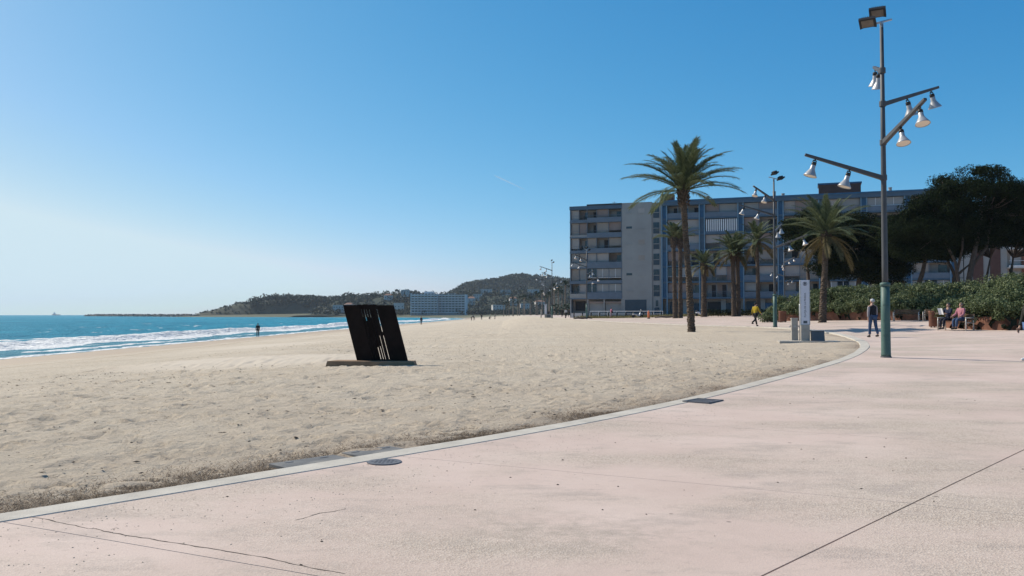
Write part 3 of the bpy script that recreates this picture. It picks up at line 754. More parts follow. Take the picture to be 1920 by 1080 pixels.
mb = MB(); mb.lathe([(.14, .14), (.15, .35), (.11, .45), (.15, .6), (.13, .9), (.08, 1.05), (.03, 1.1)], 14); mb.build('post', M['orange'], r_, True)
tag(r_, 'orange plastic post with black foot on the pale path', 'post')
def make_scooter(loc, rz, body, lab):
    root = empty('scooter', loc, rz)
    for x_ in (-.62, .62):
        mb = MB(); mb.lathe([(.14, -.05), (.24, -.05), (.27, 0), (.24, .05), (.14, .05)], 16, Matrix.Translation((x_, 0, .27)) @ Matrix.Rotation(R(90), 4, 'X')); wl = mb.build('wheel', M['black'], root, True)
        mb = MB(); mb.lathe([(.13, -.04), (.13, .04)], 12, Matrix.Translation((x_, 0, .27)) @ Matrix.Rotation(R(90), 4, 'X')); mb.build('rim', M['steel'], wl)
    mb = MB(); mb.tube([(-.75, 0, .5), (-.5, 0, .58), (-.15, 0, .5), (0, 0, .35), (.3, 0, .33), (.42, 0, .5), (.5, 0, .85)], [.08, .17, .17, .12, .12, .15, .09], 10); mb.build('body', body, root, True)
    mb = MB(); mb.tube([(-.72, 0, .74), (-.4, 0, .77), (-.1, 0, .70)], [.10, .13, .09], 8); mb.build('seat', M['black'], root, True)
    mb = MB(); mb.tube([(.62, 0, .27), (.5, 0, .9), (.45, 0, 1.02)], .03, 6); mb.tube([(.45, -.32, 1.0), (.45, .32, 1.0)], .022, 6); mb.build('handlebar', M['steel'], root)
    mb = MB(); mb.box((.56, 0, 1.15), (.02, .36, .34), M=Matrix.Rotation(R(-18), 3, 'Y')); mb.build('windscreen', M['lamp_bell'], root)
    tag(root, lab, 'scooter')
a = on(1195, 130); make_scooter(a, R(10), M['steel'], 'silver scooter parked behind the bollards on the grass')
a = on(1312, 124); make_scooter(a, R(30), M['white'], 'white scooter parked between the palm trunks')
M['driftwood'] = pmat('driftwood', (0.10, 0.075, 0.055), 0.9, 0.3, 6, 0.4, 30)
for (p, d, ln, rz, lab) in ((1093, 117, 2.6, 6, 'dark driftwood log on sand at the foot of a lamp post'), (1252, 119, 3.6, -6, 'long dark branch lying at the edge of the grass')):
    a = on(p, d); mb = MB()
    mb.tube([(-ln/2, 0, .06), (-ln/4, .1, .16), (0, 0, .12), (ln/4, -.08, .2), (ln/2, .05, .08)], [.08, .13, .14, .12, .05], 8)
    mb.tube([(-ln*.1, 0, .1), (-ln*.2, .3, .35)], [.07, .03], 6); mb.tube([(ln*.2, 0, .15), (ln*.3, -.3, .4)], [.06, .02], 6)
    tag(mb.build('driftwood', M['driftwood'], None, True, loc=a, rot=(0, 0, R(rz))), lab, 'driftwood')
# ------------------------------------------------------------------ people
def skin(chains, sub=2):
    """chains: list of [(point, radius)...]; joined where points coincide. Returns an evaluated mesh."""
    V = []; Rr = []; E = []; idx = {}
    def vid(p, r):
        k = tuple(round(c, 4) for c in p)
        if k not in idx: idx[k] = len(V); V.append(p); Rr.append(r)
        return idx[k]
    for ch in chains:
        ids = [vid(p, r) for p, r in ch]
        E += [(a, b_) for a, b_ in zip(ids[:-1], ids[1:]) if a != b_]
    me = bpy.data.meshes.new('sk'); me.from_pydata([tuple(v) for v in V], E, []); o = bpy.data.objects.new('sk', me); col.objects.link(o)
    md = o.modifiers.new('Skin', 'SKIN'); md.use_smooth_shade = True
    for i, sv in enumerate(me.skin_vertices[0].data):
        r = Rr[i]; sv.radius = r if isinstance(r, tuple) else (r, r); sv.use_root = (i == 0)
    s2 = o.modifiers.new('Sub', 'SUBSURF'); s2.levels = sub; s2.render_levels = sub
    dg = bpy.context.evaluated_depsgraph_get(); out = bpy.data.meshes.new_from_object(o.evaluated_get(dg))
    bpy.data.objects.remove(o); bpy.data.meshes.remove(me)
    out.polygons.foreach_set('use_smooth', [True]*len(out.polygons)); return out
def join_meshes(ms, name):
    bm = bmesh.new()
    for m_ in ms: bm.from_mesh(m_)
    me = bpy.data.meshes.new(name); bm.to_mesh(me); bm.free()
    me.polygons.foreach_set('use_smooth', [True]*len(me.polygons)); return me
CL = {}
def cloth(c, rough=0.9):
    if c not in CL: CL[c] = pmat('fabric', c, rough, 0.2, 9, 0.25, 70)
    return CL[c]
M['skin'] = pmat('skin', (0.42, 0.25, 0.18), 0.6, 0.08, 20, 0.05, 80)
M['eye'] = pmat('eye', (0.03, 0.02, 0.02), 0.3, 0.1, 20, 0)
def person(label, loc, rz, h=1.74, hips=(0, 0), knees=(4, 4), arms=(0, 0), elbows=(12, 12), lean=2, sit=False, top=(0.03, 0.03, 0.035), legs=(0.05, 0.06, 0.09), hair=(0.05, 0.04, 0.03), shoe=(0.03, 0.03, 0.03), sleeve=None, hood=False, bald=False, fingers=True, bulk=1.0, skirt=False, abd=8, name='person', group=None):
    k = h/1.75; root = empty(name, loc, rz)              # faces local +Y, right hand at +X
    V3 = lambda x, y, z: Vector((x*k, y*k, z*k))
    hipz = 0.93; J = {}
    def leg(sd_, a, kb):
        a, b_ = R(a), R(a - kb); hp = V3(sd_*.095, 0, hipz)
        kn_ = hp + V3(sd_*.012, .43*math.sin(a), -.43*math.cos(a)); an = kn_ + V3(0, .41*math.sin(b_), -.41*math.cos(b_))
        return hp, kn_, an
    Lg = [leg(-1, hips[0], knees[0]), leg(1, hips[1], knees[1])]
    dz = -min(l[2].z for l in Lg) + 0.085*k
    for l in Lg:
        for p in l: p.z += dz
    pz = hipz + dz/k
    ln = R(lean)
    def up(x, y, z):                                     # torso point, z above hip, leaned forward
        return V3(x, y*math.cos(ln) + z*math.sin(ln), pz + z*math.cos(ln) - y*math.sin(ln))
    pel, sp, ch, nb, nk = up(0, 0, .03), up(0, .01, .20), up(0, .0, .40), up(0, -.01, .535), up(0, .005, .60)
    hd, ht = up(0, .025, .70), up(0, .015, .79)
    def arm(sd_, a, eb):
        s_ = up(sd_*.185, -.005, .49); a1 = R(a); out = math.tan(R(abd))
        e = s_ + V3(sd_*.29*out, .29*math.sin(a1 + ln*.3), -.29*math.cos(a1)); a2 = R(a + eb)
        w_ = e + V3(sd_*.25*out*.2, .25*math.sin(a2), -.25*math.cos(a2)); d = (w_ - e).normalized()
        return s_, e, w_, d
    Ar = [arm(-1, arms[0], elbows[0]), arm(1, arms[1], elbows[1])]
    B = bulk; bc = [[(pel, (.125*k*B, .10*k)), (sp, (.115*k*B, .095*k)), (ch, (.135*k*B, .10*k)), (nb, .065*k), (nk, .052*k), (hd, (.078*k, .095*k)), (ht, .062*k)]]
    bc.append([(hd, (.078*k, .095*k)), (up(0, .112, .685), .016*k)])                                   # nose
    bc.append([(nk, .052*k), (up(0, .065, .635), .038*k)])                                             # jaw
    for sd_ in (-1, 1): bc.append([(hd, (.078*k, .095*k)), (up(sd_*.085, .01, .69), .018*k)])          # ears
    for i, (s_, e, w_, d) in enumerate(Ar): bc.append([(ch, (.135*k*B, .10*k)), (s_, .058*k), (e, .042*k), (w_, .028*k), (w_ + d*.075*k, .034*k)])
    for l in Lg: bc.append([(pel, (.125*k*B, .10*k)), (l[0], .085*k), (l[1], .058*k), (l[2], .04*k)])
    ms = [skin(bc)]
    if fingers:
        mb = MB()
        for (s_, e, w_, d), sd_ in zip(Ar, (-1, 1)):
            pr = Vector((0, 1, 0)) - d*d.y; pr = pr.normalized(); sdv = d.cross(pr).normalized(); p0_ = w_ + d*.085*k
            for q, lf in zip((-1.5, -.5, .5, 1.5), (.070, .082, .078, .060)):
                b0 = p0_ + pr*q*.018*k; c_ = sdv*(-.012*k if sd_ > 0 else .012*k)
                mb.tube([b0, b0 + d*lf*.5*k, b0 + d*lf*.85*k + c_, b0 + d*lf*1.05*k + c_*2.6], [.0095*k, .009*k, .008*k, .006*k], 6)
            b0 = w_ + d*.035*k + pr*.026*k; mb.tube([b0, b0 + pr*.025*k + d*.03*k, b0 + pr*.03*k + d*.062*k], [.012*k, .0105*k, .008*k], 6)
        ms.append(mb.mesh('f', True))
    body = link('body', join_meshes(ms, 'body'), M['skin'], root)
    # clothes: own surfaces a little outside the body
    o_ = .017*k
    hem = up(0, 0, -.07)
    tc = [[(hem, (.135*k*B + o_, .115*k + o_)), (up(0, 0, .05), (.13*k*B + o_, .105*k + o_)), (sp, (.125*k*B + o_, .10*k + o_)), (ch, (.145*k*B + o_, .105*k + o_)), (up(0, -.01, .52), (.085*k + o_, .07*k + o_)), (up(0, -.005, .565), .062*k + (.02*k if hood else 0))]]
    slv = [] 
    for s_, e, w_, d in Ar: slv.append([(ch, (.145*k*B + o_, .105*k + o_)), (s_, .066*k + o_*.8), (e, .05*k + o_*.8), (w_ - d*.02*k, .036*k + o_*.7)])
    if sleeve is None:
        link('jacket', skin(tc + slv), cloth(top), root)
    else:
        link('vest', skin(tc + [c_[:1] + [(c_[1][0], .05*k)] for c_ in slv]), cloth(top), root)
        for c_ in slv: link('sleeve', skin([[(c_[1][0], .056*k + o_*.5)] + c_[2:]]), cloth(sleeve), root)
    pc = []
    for l in Lg:
        pc.append([(up(0, 0, .02), (.13*k*B + .008*k, .105*k + .008*k)), (l[0], .092*k + .008*k), (l[1], .064*k + .010*k), (l[2] + Vector((0, 0, .015*k)), .050*k + .010*k)])
    link('trousers', skin(pc), cloth(legs), root)
    if skirt:
        mb = MB(); mb.lathe([(.13*k, .10), (.16*k, .0), (.21*k, -.35), (.24*k, -.5)], 14, Matrix.Translation(V3(0, 0, pz))); mb.build('skirt', cloth(top), root, True)
    for l in Lg:
        an = l[2]; fl = an.z - 0.085*k > 0.02
        tilt = -0.09 if not fl else -0.13
        pts = [(an + V3(0, -.055, -.045), .045*k), (an + V3(0, .03, -.045), .048*k), (an + V3(0, .12, -.052), .042*k), (an + V3(0, .185, -.058), .030*k)]
        link('shoe', skin([[(an + V3(0, -.005, .02), .05*k), (pts[1][0], pts[1][1])], pts]), cloth(shoe), root)
    if not bald:
        mb = MB(); Mh = Matrix.Translation(up(0, -.008, .735)) @ Matrix.Rotation(-ln, 4, 'X') @ Matrix.Diagonal((.098*k, .118*k, .098*k, 1))
        bmh = bmesh.new(); bmesh.ops.create_icosphere(bmh, subdivisions=3, radius=1.0)
        bmesh.ops.delete(bmh, geom=[v for v in bmh.verts if v.co.z < -0.05 - 0.75*max(0, -v.co.y + .1) + .55*max(0, v.co.y - .1) - 0.3*(v.co.y < -.2)], context='VERTS')
        for v in bmh.verts: v.co *= 1 + .03*math.sin(v.co.x*17 + v.co.z*11)
        bmh.transform(Mh); me = bpy.data.meshes.new('hair'); bmh.to_mesh(me); bmh.free(); me.polygons.foreach_set('use_smooth', [True]*len(me.polygons))
        link('hair', me, cloth(hair), root)
    for sd_ in (-1, 1):
        mb = MB(); c_ = up(sd_*.033, .107, .715); mb.lathe([(.002*k, -.008*k), (.010*k, -.004*k), (.010*k, .004*k), (.002*k, .008*k)], 8, Matrix.Translation(c_)); mb.build('eye', M['eye'], root, True)
    tag(root, label, 'person', group)
    return root, Ar, up

DARK = (0.018, 0.019, 0.022); JEANS = (0.045, 0.075, 0.14); NAVY = (0.015, 0.02, 0.045)
ln_ = lambda p, d: on(p, d)
person('person in black strolling alone at the water edge before the waves', ln_(484, 111), R(20), 1.75, (8, -8), (6, 10), (-6, 8), (20, 20), 2, top=DARK, legs=DARK, fingers=False)
person('person in dark clothes standing on wet sand right of the sculpture', ln_(790, 186), R(-10), 1.78, (5, -4), (5, 5), top=(0.02, 0.025, 0.04), legs=(0.03, 0.035, 0.05), fingers=False)
person('person bending over a fishing spot in the far group on the sand', ln_(883.5, 262), R(-80), 1.7, (30, 10), (40, 20), (50, 40), (20, 20), 48, top=DARK, legs=DARK, fingers=False, group='far group on the sand')
person('person leaning forward beside the bending one in the far group', ln_(889, 266), R(70), 1.7, (15, -10), (15, 8), (40, 20), (20, 30), 25, top=(0.03, 0.05, 0.08), legs=DARK, fingers=False, group='far group on the sand')
person('upright person in black standing in the middle of the far group', ln_(903, 268), R(0), 1.8, (4, -4), (4, 4), (0, 0), (30, 30), 1, top=DARK, legs=DARK, fingers=False, group='far group on the sand')
person('crouching person low on the sand in the far group', ln_(917, 272), R(-60), 1.7, (110, 95), (125, 120), (60, 60), (30, 30), 35, top=DARK, legs=DARK, fingers=False, group='far group on the sand')
person('person with arms raised holding something at the end of the far group', ln_(928, 275), R(-50), 1.7, (20, -15), (20, 10), (110, 125), (20, 10), 15, top=(0.08, 0.08, 0.09), legs=(0.05, 0.05, 0.06), fingers=False, group='far group on the sand')
person('walker in a yellow jacket and dark trousers crossing the promenade', ln_(1416, 60.5), R(-55), 1.72, (24, -20), (8, 38), (-16, 22), (25, 25), 4, top=(0.42, 0.29, 0.02), legs=(0.015, 0.015, 0.016), hair=(0.02, 0.02, 0.02), hood=True, bulk=1.1)
person('man with grey hair in black vest and jeans walking away', ln_(1636, 38.6), R(12), 1.74, (9, -9), (6, 12), (-5, 6), (8, 8), 2, top=(0.014, 0.014, 0.018), legs=JEANS, hair=(0.4, 0.4, 0.4), sleeve=(0.27, 0.24, 0.25), bulk=1.15)
person('person in olive-black jacket, blue jeans and white trainers at promenade edge', ln_(1933, 22.8), R(95), 1.78, (16, -14), (4, 18), (-10, 8), (14, 14), 3, top=(0.022, 0.022, 0.017), legs=(0.13, 0.21, 0.36), shoe=(0.55, 0.55, 0.56), bulk=1.12)
person('woman in a pink top carrying a dark bag before the apartment block', ln_(1146, 134), R(-70), 1.68, (14, -14), (6, 20), (-10, 10), (20, 20), 3, top=(0.40, 0.14, 0.20), legs=(0.35, 0.22, 0.22), hair=(0.05, 0.03, 0.03), fingers=False)
for p, d, tp, lab in ((1054, 176, DARK, 'walker in black just left of the apartment corner'), (1061, 182, (0.5, 0.5, 0.5), 'walker in a pale top beside the apartment corner'), (1067.5, 178, (0.05, 0.045, 0.05), 'walker in dark grey closest to the apartment wall'),
                      (1029, 262, DARK, 'tiny dark walker between the far lamp posts'), (1025.5, 268, NAVY, 'tiny navy walker beside the far totem sign')):
    person(lab, ln_(p, d), R(random.uniform(-20, 20)), 1.74, (14, -12), (6, 18), (-10, 10), (15, 15), 2, top=tp, legs=DARK, fingers=False, group='walkers on the far promenade')
# seated couple on the bench (bench faces local -Y, people face +Y: add pi)
fx, fy = math.sin(BCR), -math.cos(BCR); rx_, ry_ = math.cos(BCR), math.sin(BCR)
for s_, lab, kw in ((-0.42, 'person in navy jacket seated on bench reading a white paper', dict(top=NAVY, legs=(0.012, 0.014, 0.025), arms=(38, 42), elbows=(55, 50), hair=(0.10, 0.09, 0.08))),
                    (0.34, 'person in pink cardigan and blue jeans seated on the bench', dict(top=(0.40, 0.16, 0.19), legs=JEANS, arms=(22, 25), elbows=(45, 40), hair=(0.30, 0.22, 0.15)))):
    x, y = BC[0] + rx_*s_ + fx*0.02, BC[1] + ry_*s_ + fy*0.02
    r_, Ar, up = person(lab, (x, y, gz(x, y)), BCR + math.pi, 1.72, (84, 82), (80, 84), lean=-2, **kw)
    r_.location.z += 0.055
    if s_ < 0:
        wm = r_.matrix_basis.to_4x4(); wm = Matrix.Translation(r_.location) @ Matrix.Rotation(BCR + math.pi, 4, 'Z')
        c_ = (Ar[0][2] + Ar[1][2])/2 + Vector((0, .10, .10)); mb = MB()
        for q in (-1, 1): mb.box((q*.07, 0, 0), (.15, .004, .34), M=Matrix.Rotation(R(16*q), 3, 'Z'))
        pp = mb.build('newspaper', M['white'], None); pp.matrix_basis = wm @ Matrix.Translation(c_) @ Matrix.Rotation(R(-20), 4, 'X')
        tag(pp, 'white paper held up by the reader on the bench', 'newspaper')
x, y, z = on(1148, 133.9)
r_ = empty('shoulder_bag', (x, y, z + 0.95)); mb = MB(); mb.box((0, 0, 0), (.16, .3, .3)); mb.build('pouch', cloth(DARK), r_, bevel=0.04)
mb = MB(); mb.tube([(0, -.12, .14), (0, 0, .45), (0, .12, .14)], .015, 6); mb.build('strap', cloth(DARK), r_)
tag(r_, 'dark bag slung on the woman in pink', 'bag')
# ------------------------------------------------------------------ foliage helpers
def leaf_cloud(C, Rd, per, size, aspect=0.45, shell=0.35, seed=1, droop=0.0, lower=-1.0):
    r = np.random.default_rng(seed); C = np.asarray(C, float); Rd = np.asarray(Rd, float)
    n = len(C)*per; ci = np.repeat(np.arange(len(C)), per)
    d = r.normal(size=(n, 3)); d /= np.linalg.norm(d, axis=1)[:, None]
    d[:, 2] = np.where(d[:, 2] < lower, -d[:, 2], d[:, 2])
    rad = 1 - shell*r.random(n)**1.6
    P = C[ci] + d*Rd[ci]*rad[:, None]
    nn = d + 0.9*r.normal(size=(n, 3))*0.8; nn /= np.linalg.norm(nn, axis=1)[:, None]
    a = r.normal(size=(n, 3)); a[:, 2] += droop; t_ = np.cross(nn, a); t_ /= np.linalg.norm(t_, axis=1)[:, None]; b_ = np.cross(nn, t_)
    s = size*(0.6 + 0.8*r.random(n))[:, None]
    V = np.stack([P - t_*s, P + b_*s*aspect, P + t_*s, P - b_*s*aspect], 1).reshape(-1, 3)
    return V, np.arange(n*4).reshape(-1, 4)
def cloud_obj(name, mats, parent, *args, **kw):
    V, F = leaf_cloud(*args, **kw); return link(name, np_mesh(name, V, F), mats, parent)

M['palm_leaf'] = leafmat('palm_leaf', (0.055, 0.076, 0.034), (0.140, 0.165, 0.085), 0.3, 0.5)
M['palm_dry'] = leafmat('palm_dry', (0.09, 0.075, 0.03), (0.16, 0.125, 0.055), 0.2, 0.6)
M['palm_trunk'] = pmat('palm_trunk', (0.088, 0.064, 0.047), 0.95, 0.35, 4, 0.7, 14, dirt=(0.045, 0.033, 0.025))
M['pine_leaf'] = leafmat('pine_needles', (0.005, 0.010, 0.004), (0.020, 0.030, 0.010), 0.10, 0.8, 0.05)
M['pine_bark'] = pmat('pine_bark', (0.085, 0.065, 0.052), 0.95, 0.35, 3, 0.6, 12)
M['hedge_leaf'] = leafmat('hedge_leaf', (0.036, 0.058, 0.021), (0.17, 0.195, 0.085), 0.22, 0.55)
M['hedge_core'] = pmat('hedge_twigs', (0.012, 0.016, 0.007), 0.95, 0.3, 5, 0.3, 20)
M['far_leaf'] = leafmat('far_foliage', (0.008, 0.019, 0.011), (0.024, 0.042, 0.024), 0.1, 0.7)
M['grass'] = leafmat('dry_grass', (0.10, 0.10, 0.035), (0.20, 0.17, 0.07), 0.2, 0.7)
M['straw'] = leafmat('dry_seaweed', (0.060, 0.040, 0.027), (0.17, 0.12, 0.075), 0.1, 0.8)
M['pebble'] = pmat('debris', (0.05, 0.04, 0.033), 0.9, 0.4, 30, 0.2, 60)

# ------------------------------------------------------------------ palms
def frond_mesh(L_, e0, bend, npair, lw, ll, seed, mat, dead=False):
    r = random.Random(seed); mb = MB(); n = 14; P = []; p = Vector((0, 0, 0)); T = []
    for i in range(n + 1):
        t_ = i/n; a = R(e0 - bend*t_**1.35); d = Vector((math.cos(a), 0, math.sin(a))); T.append(d); P.append(p.copy()); p = p + d*(L_/n)
    mb.tube(P, [0.035*L_/3.2*(1 - 0.85*i/n) + 0.004 for i in range(n + 1)], 5)
    for i in range(npair):
        t_ = 0.10 + 0.90*(i + r.random()*0.6)/npair; t_ = min(t_, 0.995); f = t_*n; k = min(int(f), n - 1); q = P[k].lerp(P[k+1], f - k); d = T[k].lerp(T[k+1], f - k).normalized()
        upv = Vector((0, 1, 0)).cross(d) * -1; upv = upv.normalized()
        if upv.z < 0: upv = -upv
        ln = ll*(0.45 + 0.75*math.sin(math.pi*min(1, 0.12 + t_*0.86)))*r.uniform(.85, 1.1)
        for sg in (-1, 1):
            fw = math.cos(R(48 - 22*t_)); sd_ = math.sin(R(48 - 22*t_)); v_ = 0.45*r.uniform(.4, 1.3)
            u = (d*fw + Vector((0, sg, 0))*sd_ + upv*v_*sd_).normalized()
            tip = q + u*ln + Vector((0, 0, -0.28*ln*r.uniform(.4, 1.4))); mid = q + u*ln*0.5
            wv = (u.cross(upv)).normalized()*lw*0.5
            mb.add([q - wv*.5, q + wv*.5, mid + wv, mid - wv], [(0, 1, 2, 3)]); mb.add([mid - wv, mid + wv, tip], [(0, 1, 2)])
    me = mb.mesh('frond'); me.materials.append(mat); return me
FR = {}
def fronds(key, L_, ll, lw, npair):
    FR[key] = [frond_mesh(L_*.80, 82, 40, npair, lw, ll, 1, M['palm_leaf']), frond_mesh(L_*.95, 64, 56, npair, lw, ll, 2, M['palm_leaf']), frond_mesh(L_*1.03, 48, 54, npair, lw, ll, 3, M['palm_leaf']),
               frond_mesh(L_*1.05, 30, 48, npair, lw, ll, 4, M['palm_leaf']), frond_mesh(L_, 10, 48, npair, lw, ll, 5, M['palm_leaf']), frond_mesh(L_*.9, -22, 50, npair, lw, ll, 6, M['palm_dry'])]
fronds('big', 3.7, 0.60, 0.040, 60); fronds('mid', 2.7, 0.5, 0.055, 44)
def trunk_mesh(pts, rads, seed, ring=0.16, n=14):
    P = [Vector(p) for p in pts]; L_ = sum((b_ - a).length for a, b_ in zip(P[:-1], P[1:])); m_ = max(8, int(L_/ring*2)); r = np.random.default_rng(seed)
    V = []; cum = [0]
    for a, b_ in zip(P[:-1], P[1:]): cum.append(cum[-1] + (b_ - a).length)
    for i in range(m_ + 1):
        s = L_*i/m_; k = min(int(np.searchsorted(cum, s, 'right')) - 1, len(P) - 2); f = (s - cum[k])/(cum[k+1] - cum[k])
        c_ = P[k].lerp(P[k+1], f); rd = rads[k]*(1-f) + rads[k+1]*f
        for q in range(n):
            a = 2*math.pi*(q + 0.5*((i//2) % 2))/n; bmp = (0.10 if (i % 2) else -0.05)*(1 if (q + i//2) % 2 else 0.3) + 0.07*r.normal()
            V.append((c_.x + rd*(1 + bmp)*math.cos(a), c_.y + rd*(1 + bmp)*math.sin(a), c_.z))
    F = [(i*n + q, i*n + (q+1) % n, (i+1)*n + (q+1) % n, (i+1)*n + q) for i in range(m_) for q in range(n)]
    return np_mesh('trunk', np.array(V), np.array(F))
def palm(label, loc, H, r0, key, count, lean=(0, 0), seed=1, boss=1.5, scale=1.0, spread=(0, 1), twin=None, group='palms before the apartment block'):
    root = empty('palm_tree', loc); r = random.Random(seed)
    def one(off, H_, cnt, ln):
        bx, by = off
        pts = [(bx, by, -0.25), (bx + ln[0]*.05, by, 0.15), (bx + ln[0]*.3, by + ln[1]*.3, H_*.33), (bx + ln[0]*.72, by + ln[1]*.7, H_*.7), (bx + ln[0]*.92, by + ln[1]*.92, H_*.90), (bx + ln[0]*.97, by + ln[1]*.97, H_*.96), (bx + ln[0], by + ln[1], H_ + .25)]
        link('trunk', trunk_mesh(pts, [r0*1.55, r0*1.25, r0, r0*.92, r0*1.0, r0*boss, r0*.7], seed), M['palm_trunk'], root)
        mb = MB()
        for k in range(70):                                                     # cut leaf bases under the crown
            a = k*2.39996; z_ = H_*(1 - .14*(k/70)) + .1; f = (z_/H_); rr_ = r0*boss*.92
            c_ = Vector((bx + ln[0]*f + rr_*math.cos(a), by + ln[1]*f + rr_*math.sin(a), z_))
            d = Vector((math.cos(a)*.6, math.sin(a)*.6, .8)); mb.tube([c_, c_ + d*r.uniform(.14, .30)*(scale*.6 + .4)], [.06, .025], 4)
        mb.build('leaf_base', M['palm_trunk'], root)
        for k in range(cnt):
            t_ = (k + .5)/cnt; lo, hi = spread; q = lo + (hi - lo)*t_; ti = min(5, int(q*6)); me = FR[key][ti]
            o = link('frond', me, None, root); a = k*2.39996 + r.uniform(-.3, .3)
            o.location = (bx + ln[0] + .10*math.cos(a), by + ln[1] + .10*math.sin(a), H_ + .12 - .35*t_)
            o.rotation_euler = (r.uniform(-.25, .25), r.uniform(-.14, .14), a); s_ = scale*r.uniform(.86, 1.1); o.scale = (s_, s_, s_)
    one((0, 0), H, count, lean)
    if twin: one(twin[0], twin[1], twin[2], twin[3])
    tag(root, label, 'palm tree', group); return root
a = on(1297, 53); palm('tall date palm with full feathery crown growing out of the sand', (a[0], a[1], a[2]), 8.95, .188, 'big', 62, (-.55, -.2), 3, 1.6, .97, (0, .76))
a = on(1541, 65.5); palm('date palm with windswept drooping crown beside the white totem sign', (a[0], a[1], a[2]), 6.9, .24, 'big', 46, (.5, .2), 5, 1.25, .98, (0, 1.0))
a = on(1266, 112); palm('two-stemmed palm close to the tall date palm', (a[0], a[1], a[2]), 10.6, .26, 'mid', 26, (-.2, 0), 7, 1.3, 1.0, (0, .62), twin=((.75, .4), 10.5, 22, (.05, 0)))
a = on(1320, 116); palm('shorter shaggy palm right of the tall date palm trunk', (a[0], a[1], a[2]), 7.2, .34, 'mid', 34, (0, 0), 9, 1.35, .95, (0, 1))
a = on(1376, 112); palm('bushy palm with two close trunks before the blue balconies', (a[0], a[1], a[2]), 8.5, .26, 'mid', 36, (-.1, 0), 11, 1.35, 1.2, (0, 1), twin=((.7, .3), 8.3, 26, (-.1, 0)))
a = on(1422, 108); palm('slim palm left of the lamp post with dark clean trunk', (a[0], a[1], a[2]), 9.6, .24, 'mid', 38, (-.1, 0), 13, 1.7, 1.2, (0, 1))

# ------------------------------------------------------------------ pines
def pine(label, base, H, crown, seed, trunks, dens=580, leaf=.125):
    """crown: list of (dx, dy, z, rx, ry, rz) big lobes filled with clumps; trunks: list of limb polylines"""
    root = empty('pine_tree', base); r = random.Random(seed)
    C = []; Rd = []
    for (dx, dy, z_, rx__, ry__, rz_) in crown:
        nn_ = int(16 + rx__*ry__*3.0)
        for k in range(nn_):
            a = r.uniform(0, 2*math.pi); q = math.sqrt(r.random()); f = math.sqrt(max(0, 1 - q*q))
            low = r.random() < 0.25
            zz = z_ + rz_*f*(r.uniform(.35, 1.0) if not low else r.uniform(-.55, .1))
            C.append((dx + rx__*q*math.cos(a), dy + ry__*q*math.sin(a), zz)); s_ = r.uniform(.75, 1.45); Rd.append((s_*1.15, s_*1.15, s_*.62))
    mb = MB()
    for pts, rads in trunks: mb.tube(pts, rads, 8)
    tips = [pts[-1] for pts, _ in trunks]
    for c_ in C[::3]:
        tp = min(tips, key=lambda q: (Vector(q) - Vector(c_)).length); a_, b_ = Vector(tp), Vector(c_)
        mid = a_.lerp(b_, .5) + Vector((r.uniform(-.3, .3), r.uniform(-.3, .3), -.25)); mb.tube([a_, mid, b_], [.07, .05, .02], 5)
    mb.build('trunk', M['pine_bark'], root, True)
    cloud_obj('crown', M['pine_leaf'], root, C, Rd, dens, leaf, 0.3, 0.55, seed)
    tag(root, label, 'pine tree', 'pines behind the hedge'); return root
def pb(p, d):
    x, y, z = on(p, d); return (x, y, z)
T = lambda *a: (list(a[0]), list(a[1]))
pine('large umbrella pine with broad domed crown and forked trunks', pb(1813, 80), 14,
     [(1.2, 0, 10.8, 4.6, 3.6, 3.1), (-2.6, 0, 9.2, 3.4, 3.0, 2.6), (-4.6, -.5, 7.0, 2.6, 2.4, 2.4), (4.9, .5, 10.0, 3.0, 2.6, 1.8), (-1.2, 1.5, 7.2, 3.6, 2.6, 2.2), (2.6, 2, 7.8, 3.4, 2.4, 2.2)], 21,
     [T([(0, 0, -.5), (.1, 0, 2.8), (.5, 0, 5.0), (1.1, .1, 7.2), (1.6, 0, 10)], [.36, .30, .25, .19, .08]), T([(.5, 0, 4.8), (2.0, .2, 6.6), (2.6, .2, 9.5)], [.18, .15, .07]),
      T([(-.5, .3, -.5), (-.6, .2, 3.0), (-.9, .2, 5.2), (-1.8, .2, 7.0), (-2.6, 0, 8.6)], [.22, .18, .15, .12, .06]), T([(-.75, .2, 4.4), (-.3, .1, 6.5), (-.2, 0, 9)], [.12, .10, .06])])
pine('dark round-topped pine with thick leaning trunk behind the hedge', pb(1722, 85), 11,
     [(.6, 0, 7.4, 3.6, 3.0, 2.9), (-1.6, 0, 7.9, 2.2, 2.2, 2.0), (2.2, .5, 6.6, 2.2, 2.4, 1.8)], 23,
     [T([(-.6, 0, -.5), (-.2, 0, 2.5), (.5, 0, 4.6), (1.0, 0, 7)], [.34, .29, .22, .1]), T([(3.6, .5, -.5), (3.7, .5, 2.6), (3.9, .4, 4.2), (3.0, .3, 6)], [.30, .26, .2, .08]), T([(3.85, .4, 4.0), (5.4, .2, 5.4)], [.16, .06])])
pine('low dark pine spreading behind the windswept date palm', pb(1606, 90), 11,
     [(.6, 0, 8.0, 4.4, 3.2, 2.6), (-3.2, 0, 7.0, 3.4, 2.8, 2.4), (-1.0, -.4, 5.0, 3.4, 2.6, 1.7), (3.6, 0, 6.0, 2.4, 2.4, 2.2), (3.0, -.5, 4.4, 2.2, 2, 1.4)], 25,
     [T([(.2, 0, -.5), (.2, 0, 3), (.6, 0, 6), (.6, 0, 8)], [.36, .30, .22, .1]), T([(-2.6, 0, -.5), (-2.9, 0, 3), (-3.2, 0, 6)], [.26, .22, .1])])
